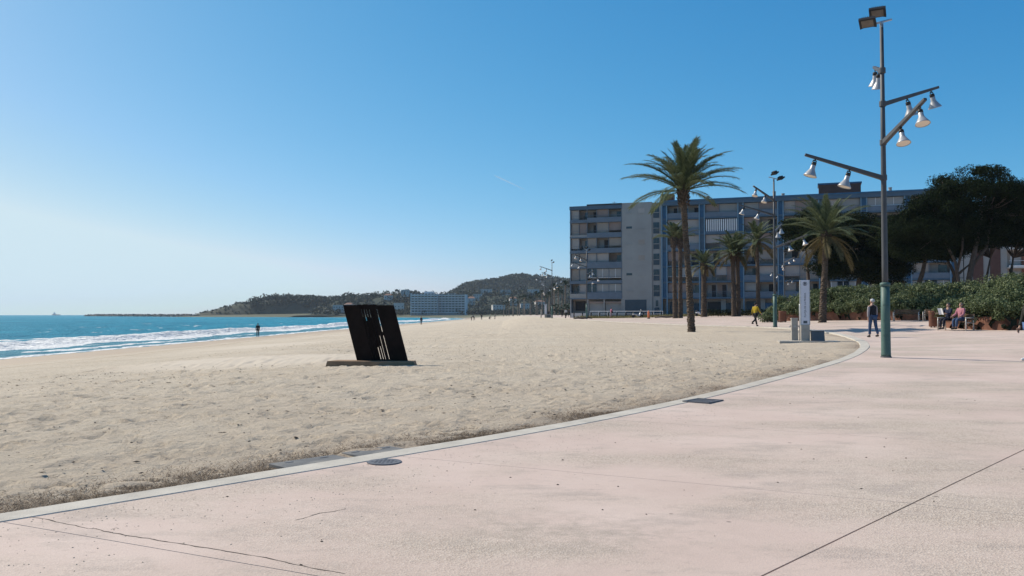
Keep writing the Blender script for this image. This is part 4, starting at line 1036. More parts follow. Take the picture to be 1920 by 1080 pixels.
pine('single brushy pine crown overlapping the upper blue balconies', pb(1508, 95), 12,
     [(-.2, 0, 9.4, 2.1, 2.0, 1.6), (1.9, 0, 10.4, 1.8, 1.8, 1.5)], 27, [T([(.6, 0, -.5), (.5, 0, 4), (.2, 0, 8.6)], [.24, .2, .08])])
pine('wide low pine at the brick building with three slim trunks', pb(1890, 86), 10,
     [(0, 0, 8.3, 4.2, 3.4, 2.2), (-3.2, 0, 7.8, 2.4, 2.4, 1.7), (3.6, 0, 7.8, 3.0, 2.6, 1.9)], 29,
     [T([(.3, 0, -.5), (.2, 0, 3.4), (.6, 0, 6)], [.24, .2, .08]), T([(-2.2, .2, -.5), (-2.1, .2, 3.5), (-1.7, 0, 6)], [.17, .14, .06]), T([(2.2, 0, -.5), (1.3, 0, 3.2), (.2, 0, 4.8)], [.26, .2, .1])])

# ------------------------------------------------------------------ planters and hedges
def wall_strip(name, pts, hgt, thick, lab):
    """a curved steel planter wall made of butted plates"""
    root = empty(name, (pts[0][0], pts[0][1], gz(*pts[0]))); ox, oy, oz = root.location
    P = catmull([pts[0]] + list(pts) + [pts[-1], pts[-1]], 0.45)
    n = 0; per = 5
    for s in range(0, len(P) - 1, per):
        Q = P[s:s + per + 1]
        if len(Q) < 2: break
        mb = MB(); V = []
        for i, q in enumerate(Q):
            j = min(s + i, len(P) - 2); d = P[j+1] - P[j]; d = d/np.linalg.norm(d); nr = np.array([d[1], -d[0]])
            q = np.array(q) + (d*0.008 if i == 0 else (-d*0.008 if i == len(Q) - 1 else 0)); z0 = gz(*q) - .08
            for oo_, zz in ((0, z0), (0, z0 + hgt + .08), (thick, z0 + hgt + .08), (thick, z0)): V.append((q[0] + nr[0]*oo_ - ox, q[1] + nr[1]*oo_ - oy, zz - oz))
        F = []
        for i in range(len(Q) - 1):
            for k in range(4): F.append((i*4 + k, i*4 + (k+1) % 4, (i+1)*4 + (k+1) % 4, (i+1)*4 + k))
        F += [(3, 2, 1, 0), tuple((len(Q)-1)*4 + k for k in range(4))]
        mb.add(V, F); mb.build('steel_plate', M['corten'], root)
    tag(root, lab, 'planter'); return P
PB = [(25.8, 50.2), (24.6, 48.7), (24.0, 46.9), (23.85, 45), (23.95, 43.4), (24.3, 42.3), (25.2, 41.7), (28.5, 41.3), (34, 41.5), (42, 42)]
PA = [(24.8, 79), (23.7, 77.2), (23.5, 75.2), (24.6, 73), (27.3, 69.6), (29.6, 65.6), (31.0, 62.2), (32.0, 58), (32.6, 52)]
WA = wall_strip('steel_planter', PA[::-1], 0.80, 0.05, 'long rust-brown steel planter wall behind the empty bench')
WB = wall_strip('steel_planter', PB[::-1], 0.66, 0.05, 'rounded rust-brown steel planter wall behind the seated couple')
def hedge(label, wall, depth, prof, seed, per=150, leaf=.085):
    """wall: list of points along the planter (inside on the right), prof(t) -> height above ground"""
    root = empty('hedge', (wall[0][0], wall[0][1], gz(wall[0][0], wall[0][1]))); o_ = Vector(root.location); r = random.Random(seed); C = []; Rd = []; CC = []; CR = []
    for i in range(1, len(wall) - 1, 1):
        p = np.array(wall[i]); d = np.array(wall[i+1]) - np.array(wall[i-1]); d /= np.linalg.norm(d); inn = np.array([d[1], -d[0]])
        t_ = i/(len(wall) - 1); hh_ = prof(t_)
        for k in range(int(3 + depth*1.15)):
            q = r.uniform(0.15, depth); pt = p + inn*q + d*r.uniform(-.3, .3)
            top = hh_*(0.50 + 0.5*min(1, q/(depth*.55)))*r.uniform(.84, 1.08); s_ = r.uniform(.38, .75); zz = gz(*pt)
            if sdist(np.array([pt[0]]), np.array([pt[1]]), np.array(wall))[0] < 0.05: continue
            C.append((pt[0]-o_.x, pt[1]-o_.y, zz + top - s_*.6 - o_.z)); Rd.append((s_, s_, s_*.75)); CC.append((pt[0]-o_.x, pt[1]-o_.y, zz + (top - .3)*.45 - o_.z)); CR.append((.55, .55, top*.5))
        for k in range(3):                                                     # sprays hanging over the planter edge
            pt = p + inn*r.uniform(-.30, .35); s_ = r.uniform(.3, .5); C.append((pt[0]-o_.x, pt[1]-o_.y, gz(*pt) + r.uniform(.72, hh_*.5) - o_.z)); Rd.append((s_, s_, s_*.8))
    cloud_obj('foliage', M['hedge_leaf'], root, C, Rd, per, leaf, .5, .5, seed)
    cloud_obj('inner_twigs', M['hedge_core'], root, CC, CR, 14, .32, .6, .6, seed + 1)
    tag(root, label, 'hedge'); return root
hedge('long rounded evergreen hedge filling the planter behind the empty bench', [tuple(q) for q in WA], 5.5, lambda t_: 2.75 - .55*sm(.72, 1.0, t_), 31, 190, .072)
hedge('dense evergreen hedge spilling over the planter behind the couple', [tuple(q) for q in WB], 6.5, lambda t_: 2.7 - .8*sm(.80, 1.0, t_), 33, 300, .055)
# low dark clipped hedge before the palms and a round shrub at the corner
def shrub(name, label, loc, lobes, per, leaf, seed, mat='hedge_leaf', cat='shrub'):
    root = empty(name, loc); cloud_obj('foliage', M[mat], root, [l[:3] for l in lobes], [l[3:] for l in lobes], per, leaf, .5, .5, seed)
    mb = MB()
    for l in lobes[::3]: mb.tube([(l[0], l[1], -.1), (l[0], l[1], l[2])], [.04, .02], 5)
    mb.build('stem', M['pine_bark'], root); tag(root, label, cat); return root
a = on(1385, 118)
shrub('clipped_hedge', 'low dark clipped hedge between the palms before the blue building', a, [(-4.2 + .45*k, random.uniform(-.2, .2), .45, .5, .55, .5) for k in range(19)], 160, .09, 41, 'pine_leaf', 'hedge')
a = on(1441, 72)
shrub('round_shrub', 'low round shrub behind the lamp post by the yellow jacket', a, [(random.uniform(-.7, .7), random.uniform(-.5, .5), random.uniform(.25, .6), .45, .45, .38) for k in range(10)], 150, .08, 43)
a = on(1478, 82)
shrub('round_shrub', 'dark tall shrub at the left tip of the long hedge', a, [(random.uniform(-1.3, 1.2), random.uniform(-.8, .8), random.uniform(.5, 1.9), .6, .6, .5) for k in range(22)], 150, .09, 44)

# ------------------------------------------------------------------ grass strip, straw along the kerb, debris on the sand
def blades(n, fx_, ln, wd, flat, mat, name, label, seed):
    r = np.random.default_rng(seed); xy = fx_(r, n); n = len(xy); a = r.uniform(0, 2*np.pi, n); l_ = ln*(.4 + r.random(n)); el = r.uniform(*flat, n)
    dk = sdist(xy[:, 0], xy[:, 1], KERB); z = np.where(dk > 0, zp(xy[:, 0], xy[:, 1]), zbeach(xy[:, 0], xy[:, 1], dk) + .02)
    P = np.stack([xy[:, 0], xy[:, 1], z], 1); D = np.stack([np.cos(a)*np.cos(el), np.sin(a)*np.cos(el), np.sin(el)], 1)*l_[:, None]; Wd = np.stack([-np.sin(a), np.cos(a), np.zeros(n)], 1)*wd
    mid = P + D*.55 + np.array([0, 0, 1])*(.12*l_)[:, None]
    V = np.stack([P - Wd, P + Wd, mid + Wd*.7, mid - Wd*.7, P + D], 1).reshape(-1, 3)
    k = np.arange(n)*5; F = np.concatenate([np.stack([k, k+1, k+2], 1), np.stack([k, k+2, k+3], 1), np.stack([k+3, k+2, k+4], 1)])
    return tag(link(name, np_mesh(name, V, F), M[mat]), label, kind='stuff')
def straw_xy(r, n):
    s = r.uniform(0.5, s_of(9, 23.5), n*3); q = np.abs(r.normal(0, .42, n*3)); den = 0.15 + sm(-.2, .7, vnoise(s/1.5, s*0, 61)) + .6*sm(.1, .6, vnoise(s/.5, q*4, 62)); den *= np.where(s > s_of(2, 12.5), .35, 1)
    s_h0, s_h1 = s_of(-2.3, 8.2), s_of(-1.2, 9.4)
    keep = (r.random(n*3) < den*.7) & ~((s > s_h0) & (s < s_h1) & (q < .36)); s = s[keep][:n]; q = q[keep][:n]
    kx = np.interp(s, ARC, KERB[:, 0]); ky = np.interp(s, ARC, KERB[:, 1]); dx = np.interp(s + .5, ARC, KERB[:, 0]) - kx; dy = np.interp(s + .5, ARC, KERB[:, 1]) - ky; l_ = np.hypot(dx, dy)
    return np.stack([kx - dy/l_*(q + .02), ky + dx/l_*(q + .02)], 1)
blades(30000, straw_xy, .075, .0022, (-.08, .28), 'straw', 'dry_seaweed', 'brown dry seaweed straw drifted along the kerb', 63)
def grass_xy(r, n):
    u_ = r.uniform(5, 42, n); v_ = r.uniform(-16, -10, n) + r.normal(0, .5, n); return np.stack([10.3 + .943*u_ + .333*v_, 150 - .333*u_ + .943*v_], 1)
blades(9000, grass_xy, .42, .03, (.5, 1.4), 'grass', 'grass', 'thin dry grass strip in front of the apartment block', 65)
r = np.random.default_rng(67); n = 6500
x = r.uniform(-14, 10, n*4); y = 5.6 + 48*r.random(n*4)**1.5; dk = sdist(x, y, KERB); ds = sdist(x, y, SH)
k = (dk < -.1) & (ds > 8); x, y = x[k][:n], y[k][:n]; z = zbeach(x, y); sz = .005 + .021*r.random(len(x))**3
V = []; F = []
for i in range(len(x)):
    b0 = len(V); a = r.uniform(0, 6.28); e = sz[i]*r.uniform(1, 2.4)
    for dx, dy, dz_ in ((1, 0, 0), (0, 1, 0), (-1, 0, 0), (0, -1, 0), (0, 0, .8), (0, 0, -.8)):
        V.append((x[i] + e*dx*math.cos(a) - sz[i]*dy*math.sin(a), y[i] + e*dx*math.sin(a) + sz[i]*dy*math.cos(a), z[i] + .012 + dz_*sz[i]*.5))
    F += [(b0+q, b0+(q+1) % 4, b0+4) for q in range(4)] + [(b0+(q+1) % 4, b0+q, b0+5) for q in range(4)]
def grit(n, xf, size, mat, name, label, seed):
    r = np.random.default_rng(seed); xy = xf(r, n); V = []; F = []
    for (gx, gy) in xy:
        b0 = len(V); a = r.uniform(0, 6.28); e = size*r.uniform(.4, 1.5); z_ = float(zp(gx, gy)); f_ = r.uniform(.4, 1)
        for dx, dy, dz_ in ((1, 0, 0), (0, 1, 0), (-1, 0, 0), (0, -1, 0), (0, 0, .7)):
            V.append((gx + e*dx*math.cos(a) - e*f_*dy*math.sin(a), gy + e*dx*math.sin(a) + e*f_*dy*math.cos(a), z_ + .001 + dz_*e*.7))
        F += [(b0+q, b0+(q+1) % 4, b0+4) for q in range(4)]
    return tag(link(name, np_mesh(name, np.array(V), np.array(F)), M[mat]), label, kind='stuff')
def grit_xy(r, n):
    s = r.uniform(3, s_of(7, 20), n); o_ = KW + .05 + np.abs(r.normal(0, .9, n)) ; return np.array([kpt(a, b_) for a, b_ in zip(s, o_)])
def litter_xy(r, n): return np.stack([r.uniform(-3, 9, n), r.uniform(4.8, 16, n)], 1)[:n]
M['grit'] = pmat('loose_sand', (0.42, 0.35, 0.27), 0.95, 0.3, 40, 0)
grit(2600, grit_xy, .006, 'grit', 'loose_sand', 'loose sand grains blown over the paving beside the kerb', 71)
lx = lambda r, n: np.array([q for q in litter_xy(r, n) if sdist(q[:1], q[1:], KERB)[0] > .6])
grit(170, lx, .011, 'pebble', 'paving_litter', 'tiny dark leaf scraps and grit scattered over the pink paving', 73)
tag(link('beach_debris', np_mesh('beach_debris', np.array(V), np.array(F)), M['pebble']), 'small dark twigs and shell bits strewn over the sand', kind='stuff')
# ------------------------------------------------------------------ apartment blocks
M['wall_grey'] = pmat('grey_render', (0.30, 0.295, 0.28), 0.9, 0.08, 0.5, 0.1, 20, dirt=(0.255, 0.25, 0.238))
M['blue_panel'] = pmat('blue_grey_panel', (0.125, 0.16, 0.20), 0.6, 0.12, 0.8, 0.05, 20)
M['blue_trim'] = pmat('blue_trim', (0.068, 0.115, 0.162), 0.6, 0.12, 0.8, 0.05, 20)
M['blue_light'] = pmat('light_blue_post', (0.15, 0.245, 0.32), 0.6, 0.08, 1, 0.05, 20)
M['blue_deep'] = pmat('deep_blue_panel', (0.035, 0.11, 0.20), 0.5, 0.15, 1, 0.05, 20)
M['cream'] = pmat('cream_wall', (0.31, 0.27, 0.235), 0.9, 0.1, 0.6, 0.1, 20)
M['blind_a'] = pmat('pale_blind', (0.37, 0.335, 0.31), 0.8, 0.07, 1, 0.15, 60)
M['blind_b'] = pmat('grey_blind', (0.28, 0.28, 0.27), 0.8, 0.07, 1, 0.15, 60)
M['blind_c'] = pmat('pinkish_blind', (0.27, 0.205, 0.18), 0.8, 0.07, 1, 0.15, 60)
M['dark'] = pmat('dark_interior', (0.03, 0.03, 0.034), 0.6, 0.3, 2, 0)
M['glass'] = pmat('window_glass', (0.025, 0.035, 0.045), 0.08, 0.2, 1, 0, spec=0.6)
M['garage'] = pmat('garage_door', (0.045, 0.07, 0.09), 0.6, 0.15, 1, 0.1, 20)
M['brick'] = pmat('red_brick', (0.20, 0.085, 0.06), 0.9, 0.2, 2, 0.3, 30)
M['brown'] = pmat('brown_cladding', (0.105, 0.055, 0.045), 0.85, 0.15, 1, 0.2, 20)
M['tile'] = pmat('roof_tile', (0.22, 0.12, 0.085), 0.9, 0.2, 1, 0.3, 10)
M['white_wall'] = pmat('white_wall', (0.50, 0.48, 0.45), 0.9, 0.06, 0.5, 0.05, 20)
AZ = math.atan2(-0.333, 0.943); GZ = 1.1
LV = [3.4 + 2.68*k for k in range(6)]; ROOF = 19.5
rb = random.Random(77)
def bx(parent, name, x0, x1, y0, y1, z0, z1, mat):
    mb = MB(); mb.box(((x0+x1)/2, (y0+y1)/2, (z0+z1)/2), (x1-x0, y1-y0, z1-z0)); return mb.build(name, M[mat], parent)
blinds = ['blind_a', 'blind_a', 'blind_b', 'blind_c', 'cream']
def bay(root, x0, x1, zf, zc, split, style):
    """balcony bay between floor level zf and the slab above at zc; opening in front, rooms behind"""
    back = 1.55
    bx(root, 'back_wall', x0, x1, back, back + .12, zf, zc, 'cream')
    wdt = (x1 - x0); n = len(split) - 1
    for i in range(n):
        a, b_ = x0 + wdt*split[i] + .04, x0 + wdt*split[i+1] - .04
        k = rb.random()
        if style == 'glazed':
            w_ = bx(root, 'window', a, b_, .20, .26, zf + .85, zc - .08, 'glass' if k < .35 else 'blind_b')
            bx(w_, 'frame', a, b_, .14, .20, zf + .80, zf + .86, 'white'); bx(w_, 'frame', (a+b_)/2 - .03, (a+b_)/2 + .03, .14, .20, zf + .86, zc - .08, 'white')
        elif k < .62:
            bot = zf + (.05 if k < .4 else rb.uniform(.5, 1.2)); bx(root, 'blind', a, b_, .42, .46, bot, zc - .05, rb.choice(blinds))
        else:
            w_ = bx(root, 'window', a + .15, b_ - .15, back - .05, back - .002, zf + .05, zc - .35, 'glass' if k < .85 else 'dark')
            bx(w_, 'shutter', a + .15, (a+b_)/2, back - .10, back - .052, zf + .05, zc - .35, rb.choice(blinds))
        if i: bx(root, 'mid_post', x0 + wdt*split[i] - .04, x0 + wdt*split[i] + .04, .12, .20, zf, zc, 'blue_panel')
    if rb.random() < .3:
        u_ = rb.uniform(x0 + .6, x1 - 1.4)
        mb = MB(); mb.box((u_, .9, zf + .45), (.7, .6, .04)); mb.box((u_ + .6, .9, zf + .45), (.4, .4, .05)); mb.box((u_ + .8, .9, zf + .75), (.05, .4, .6))
        for q in (-.3, .3, .45, .75): mb.box((u_ + q, .9, zf + .22), (.04, .4, .44))
        mb.build('balcony_furniture', M['dark'], root)
# --- grey end block
o0 = facade(0); GB = empty('apartment_block', (o0[0], o0[1], GZ), AZ)
bx(GB, 'core_wall', .05, 9.2, 1.68, 13, -.6, ROOF, 'cream'); bx(GB, 'end_wall', 9.2, 14.35, .0, 13, -.6, ROOF + .25, 'wall_grey'); bx(GB, 'stair_wall', 14.35, 16.0, .25, 13, -.6, ROOF + .1, 'wall_grey')
bx(GB, 'side_wall', -.12, .05, .1, 13, -.6, ROOF, 'blue_panel')
bx(GB, 'roof_slab', -.15, 9.2, -.10, 1.7, ROOF - .62, ROOF + .02, 'blue_trim'); bx(GB, 'roof_edge', 3.0, 9.2, -.18, 1.7, ROOF + .02, ROOF + .26, 'dark')
for k, zf in enumerate(LV):
    zc = (LV[k+1] - .22) if k < 5 else ROOF - .62
    bx(GB, 'floor_slab', -.12, 9.19, -.08, 1.68, zf - .22, zf, 'blue_panel')
    tall = {0: .95, 1: .35, 2: .85}.get(k, .62)
    bx(GB, 'parapet', -.10, 3.0, -.05, .02, zf, zf + (.30 if k not in (0, 2) else .75), 'blue_panel' if k % 2 else 'wall_grey')
    bx(GB, 'parapet', 3.0, 9.18, -.065, .012, zf, zf + tall, 'blue_panel')
    mb = MB(); mb.tube([(-.08, -.03, zf + 1.0), (9.15, -.03, zf + 1.0)], .025, 5); mb.build('handrail', M['blue_panel'], GB)
    bay(GB, .05, 3.0, zf, zc, [0, .5, 1], 'open'); bay(GB, 3.0, 9.18, zf, zc, [0, .27, .62, 1], 'glazed' if k in (0, 1) else 'blind')
    for q in (0.0, 3.0, 9.1): bx(GB, 'post', q - .05, q + .05, .03, .14, zf, zc, 'blue_panel')
    z1 = zf + 1.15
    w_ = bx(GB, 'window', 9.95, 10.95, -.02, .03, z1, z1 + .38, 'glass' if k in (4, 1) else 'blind_b'); bx(w_, 'sill', 9.88, 11.02, -.07, -.002, z1 - .07, z1, 'wall_grey')
    w_ = bx(GB, 'window', 12.05, 13.15, -.02, .03, z1 - .05, z1 + .75, ['wall_grey', 'wall_grey', 'cream', 'cream', 'wall_grey', 'blind_a'][k]); bx(w_, 'sill', 11.95, 13.25, -.07, -.002, z1 - .12, z1 - .05, 'wall_grey')
    w_ = bx(GB, 'stair_window', 14.6, 15.6, .20, .28, zf + .2, zf + 2.1, 'garage')
    for q in (14.66, 15.14): bx(w_, 'pane', q, q + .40, .17, .198, zf + 1.2, zf + 2.0, 'glass')
    bx(w_, 'transom', 14.55, 15.65, .14, .21, zf + 1.06, zf + 1.16, 'wall_grey')
bx(GB, 'shop_window', .5, 2.7, 1.5, 1.66, 1.2, 2.8, 'dark'); bx(GB, 'low_wall', .2, 3.0, -.4, -.25, -.6, .75, 'white_wall')
for q in (.0, 3.1, 6.0, 9.1): bx(GB, 'ground_post', q - .08, q + .12, .0, .2, -.6, 3.18, 'wall_grey')
bx(GB, 'shop_screen', 3.25, 5.9, .6, .66, -.4, 2.6, 'blind_b'); bx(GB, 'shop_screen', 6.15, 9.0, .6, .66, -.4, 2.6, 'blind_b'); bx(GB, 'awning', 3.2, 9.0, .2, .64, 2.5, 2.75, 'blind_c')
bx(GB, 'garage_door', 9.7, 13.4, -.03, .02, -.5, 3.05, 'garage'); bx(GB, 'entrance_door', 14.75, 15.55, .2, .28, -.5, 1.7, 'garage'); bx(GB, 'fanlight', 14.95, 15.35, .2, .28, 1.9, 2.9, 'glass')
bx(GB, 'roof_box', 15.2, 17.4, 4, 6, ROOF + .1, ROOF + 2.0, 'brown')
for q, hh_ in ((7.2, 1.0), (11.2, 1.2)):
    mb = MB(); mb.tube([(q, 3, ROOF + .2), (q, 3, ROOF + hh_)], .04, 5); mb.tube([(q - .4, 3, ROOF + hh_ - .2), (q + .4, 3, ROOF + hh_ - .2)], .025, 4); mb.build('antenna', M['iron'], GB)
tag(GB, 'grey apartment block with blue-grey balconies and a blank end wall', 'building')
# --- long blue block
o0 = facade(16.05); BB = empty('apartment_block', (o0[0], o0[1], GZ), AZ); BW = 6.28; NB = 7; LEN = BW*NB + .5
bx(BB, 'core_wall', .02, LEN, 1.68, 13, -.6, ROOF, 'cream'); bx(BB, 'roof_slab', -.02, LEN + .2, -.25, 1.7, ROOF - .55, ROOF + .10, 'blue_trim'); bx(BB, 'roof_edge', -.02, LEN + .25, -.35, 1.8, ROOF + .10, ROOF + .32, 'blue_deep')
for j in range(NB + 1):
    x = j*BW + .45
    for q in (-.42, .42): bx(BB, 'column', x + q - .09, x + q + .09, -.10, .12, -.6, ROOF - .55, 'blue_light')
    for k, zf in enumerate(LV):
        zc = (LV[k+1] - .26) if k < 5 else ROOF - .55
        bx(BB, 'column_panel', x - .33, x + .33, .16, .22, zf, zc, 'blue_deep' if rb.random() < .7 else 'blue_trim')
for k, zf in enumerate(LV):
    zc = (LV[k+1] - .26) if k < 5 else ROOF - .55
    for j in range(NB):
        x0, x1 = j*BW + .97, (j+1)*BW - .07
        bx(BB, 'floor_slab', x0 - .98 if j == 0 else x0 - 1.04, x1, -.06, 1.68, zf - .26, zf, 'blue_trim')
        if k == 4 and j == 1:
            bx(BB, 'parapet', x0, x1, -.02, .05, zf, zf + .25, 'blue_panel')
            for q in range(15): bx(BB, 'sunscreen_slat', x0 + .15 + q*.345, x0 + .33 + q*.345, .08, .12, zf + .25, zc - .15, 'white')
            bx(BB, 'back_wall', x0, x1, 1.5, 1.6, zf, zc, 'blue_panel')
        else:
            if rb.random() < .55: bx(BB, 'parapet', x0, x1, -.02, .04, zf, zf + rb.choice([.75, .85, .9]), 'blue_panel')
            else:
                mb = MB(); mb.tube([(x0, 0, zf + .95), (x1, 0, zf + .95)], .03, 5); mb.tube([(x0, 0, zf + .65), (x1, 0, zf + .65)], .018, 4)
                for q in range(16): mb.tube([(x0 + (x1-x0)*q/15, 0, zf), (x0 + (x1-x0)*q/15, 0, zf + .95)], .014, 4)
                mb.build('balcony_railing', M['blue_panel'], BB)
            bay(BB, x0, x1, zf, zc, [0, .45, 1] if rb.random() < .7 else [0, .33, .66, 1], 'glazed' if rb.random() < .18 else 'blind')
for j in range(NB):
    x0, x1 = j*BW + .97, (j+1)*BW - .07
    bx(BB, 'ground_door', x0 + .2, x0 + 2.4, 1.2, 1.5, -.5, 2.6, rb.choice(['garage', 'dark'])); bx(BB, 'ground_door', x0 + 3.2, x1 - .2, 1.2, 1.5, -.5, 2.4, rb.choice(['garage', 'blue_deep', 'blind_b']))
    bx(BB, 'ground_wall', x0 + 2.4, x0 + 3.2, 1.1, 1.6, -.5, 3.1, 'wall_grey')
bx(BB, 'end_panel', LEN, LEN + 1.3, .4, 13, -.6, ROOF - 1.0, 'wall_grey')
for k, zf in enumerate(LV): bx(BB, 'end_seam', LEN + .02, LEN + 1.33, .36, .40, zf - .03, zf + .03, 'dark')
bx(BB, 'roof_house', 25.2, 31.6, 3, 7, ROOF + .1, ROOF + 2.2, 'brown'); bx(BB, 'roof_house_cap', 25.05, 31.75, 2.9, 7.1, ROOF + 2.2, ROOF + 2.45, 'blue_deep')
for q, hh_ in ((7.3, 1.2), (18.2, 1.5), (19.6, 1.1), (36, 1.3)):
    mb = MB(); mb.lathe([(.25, ROOF + .2), (.25, ROOF + hh_), (.3, ROOF + hh_), (.3, ROOF + hh_ + .1)], 8, Matrix.Translation((q, 4, 0))); mb.build('chimney', M['wall_grey'], BB)
tag(BB, 'long apartment block with blue balcony bands and light blue columns', 'building')
# --- brick building at the right edge
d = 129.6; x0 = px(1809, d); RB = empty('brick_building', (x0, d, 1.5), AZ)
bx(RB, 'core_wall', 0, 22, .5, 12, -.5, 14, 'cream')
for a, b_, mt, yy in ((0, 1.2, 'wall_grey', .1), (1.2, 2.6, 'brown', .0), (2.6, 3.5, 'wall_grey', .12), (3.5, 4.9, 'brown', .0), (4.9, 5.8, 'wall_grey', .1)): bx(RB, 'wall_strip', a + .01, b_ - .01, yy, .5, -.5, 13.5, mt)
for k in range(5):
    z0 = 1.5 + 2.75*k
    bx(RB, 'balcony_slab', 5.8, 21.8, -.9, .5, z0, z0 + .24, 'white_wall'); bx(RB, 'balcony_front', 5.82, 21.8, -.92, -.84, z0 + .24, z0 + .40, 'white')
    for q in range(6):
        w_ = bx(RB, 'window', 6.4 + q*2.6, 7.6 + q*2.6, .42, .48, z0 + .26, z0 + 2.3, ['glass', 'blind_b', 'blind_a', 'dark'][(q + k) % 4]); bx(w_, 'frame', 6.3 + q*2.6, 6.4 + q*2.6, .38, .46, z0 + .26, z0 + 2.35, 'white')
        bx(RB, 'wall_pier', 7.75 + q*2.6, 8.75 + q*2.6, .36, .5, z0 + .25, z0 + 2.6, 'brick')
    mb = MB(); mb.tube([(5.85, -.88, z0 + 1.1), (21.8, -.88, z0 + 1.1)], .03, 5); mb.build('handrail', M['white'], RB)
bx(RB, 'roof_slab', -.1, 22, -.3, 12, 14, 14.3, 'wall_grey')
mb = MB(); mb.box((7.55, 2, 15.0), (1.3, 1.3, 1.7)); mb.box((7.55, 2, 15.95), (1.5, 1.5, .2)); mb.box((7.55, 2, 16.2), (.5, .5, .4)); mb.build('chimney', M['brick'], RB)
tag(RB, 'brick apartment house with pale strips and white balcony edges behind pines', 'building')
# ------------------------------------------------------------------ far shore: hills, wood, houses, hotel, palms, breakwater, ship
def heightfield(name, x0, x1, y0, y1, step, fn, mat, label):
    xs = np.arange(x0, x1 + .1, step); ys = np.arange(y0, y1 + .1, step); X, Y = np.meshgrid(xs, ys, indexing='ij'); Z = fn(X, Y)
    return tag(link(name, np_mesh(name, np.stack([X, Y, Z], 2).reshape(-1, 3), grid_faces(len(xs), len(ys)), True), mat), label, kind='structure')
M['scrub'] = pmat('scrub_slope', (0.045, 0.048, 0.030), 0.95, 0.35, 0.05, 0.5, 0.2, dirt=(0.075, 0.062, 0.045))
M['hill'] = pmat('wooded_slope', (0.018, 0.026, 0.012), 0.95, 0.3, 0.05, 0.5, 0.2)
def h_head(X, Y):
    n = 2.5*vnoise(X/22, Y/22, 71) + 1.2*vnoise(X/8, Y/8, 72)
    prof = np.interp(X, [-448, -434, -410, -388, -368, -346, -318, -290, -262, -235, -210], [-3, 1, 6, 12, 17, 20, 21.5, 22, 21, 20, 19])
    return SEA - 2 + (prof + 2 + n*sm(0, 12, prof)) * sm(1118, 1150, Y - 0.12*(X + 400)) * (1 - .5*sm(1250, 1400, Y))
heightfield('headland', -460, -205, 1100, 1400, 5, h_head, M['scrub'], 'rocky scrub-covered headland closing the bay')
def h_town(X, Y):
    return 0.6 + 29*sm(985, 1180, Y + .25*np.minimum(X + 200, 0)*-1)*(0.85 + .15*vnoise(X/50, Y/50, 73)) * sm(-250, -225, X)
heightfield('hillside', -260, 260, 960, 1420, 10, h_town, M['hill'], 'green town hillside behind the far beach')
def h_hill(X, Y):
    prof = np.interp(X, [-230, -170, -130, -112, -88, -46, -20, 0, 30, 62, 115, 200, 330, 520], [3, 18, 36, 47, 60, 65, 70, 75, 75, 72, 66, 58, 40, 8])
    return -2 + prof*sm(1400, 1680, Y)*(1 - .6*sm(1750, 2000, Y)) + 2*vnoise(X/30, Y/30, 75)
heightfield('wooded_hill', -240, 520, 1380, 2000, 12, h_hill, M['hill'], 'broad wooded hill behind the far end of the beach')
def wood(name, label, n, xr, yr, hfn, rad, keep, seed, per=26, leaf=1.25):
    r = np.random.default_rng(seed); x = r.uniform(*xr, n); y = r.uniform(*yr, n); k = keep(x, y, r); x, y = x[k], y[k]; z = hfn(x, y); s = r.uniform(*rad, len(x))
    C = np.stack([x, y, z + s*.75], 1); Rd = np.stack([s, s, s*.9], 1); V, F = leaf_cloud(C, Rd, per, leaf, .6, .45, seed)
    return tag(link(name, np_mesh(name, V, F), M['far_leaf']), label, kind='stuff')
wood('hill_wood', 'dense pine wood covering the broad hill', 3600, (-200, 420), (1430, 1760), h_hill, (3.5, 6.5), lambda x, y, r: h_hill(x, y) > 14, 81, 26, 1.9)
wood('headland_wood', 'clumps of trees on top of the headland', 1500, (-400, -205), (1135, 1270), h_head, (2.5, 5.5), lambda x, y, r: (r.random(len(x)) < sm(-385, -300, x)*.9) & (h_head(x, y) > 10), 83, 40, 1.2)
wood('headland_scrub', 'low scrub dotted over the bare slope of the headland', 900, (-445, -300), (1105, 1230), h_head, (.8, 1.8), lambda x, y, r: (h_head(x, y) > 1.5) & (r.random(len(x)) < .7), 84, 22, .7)
wood('promenade_grove', 'trees massed behind the far palm row by the apartment corner', 260, (14, 60), (300, 700), lambda x, y: x*0 + 1.2, (1.8, 3.6), lambda x, y, r: (x > 13 + .0*y) & (x < px(1078, y)) & (x > px(1036, y)), 86, 60, .5)
wood('hillside_wood', 'mixed trees filling the hillside between the far houses', 1500, (-240, 200), (1000, 1330), h_town, (3, 6), lambda x, y, r: r.random(len(x)) < .8, 85, 30, 1.5)
wood('shore_wood', 'low trees and shrubs along the back of the far beach', 700, (-215, 90), (905, 985), lambda x, y: x*0 + 2.0, (2, 4), lambda x, y, r: (sdist(x, y, SH) > 34) & (r.random(len(x)) < .75), 87, 30, 1.0)
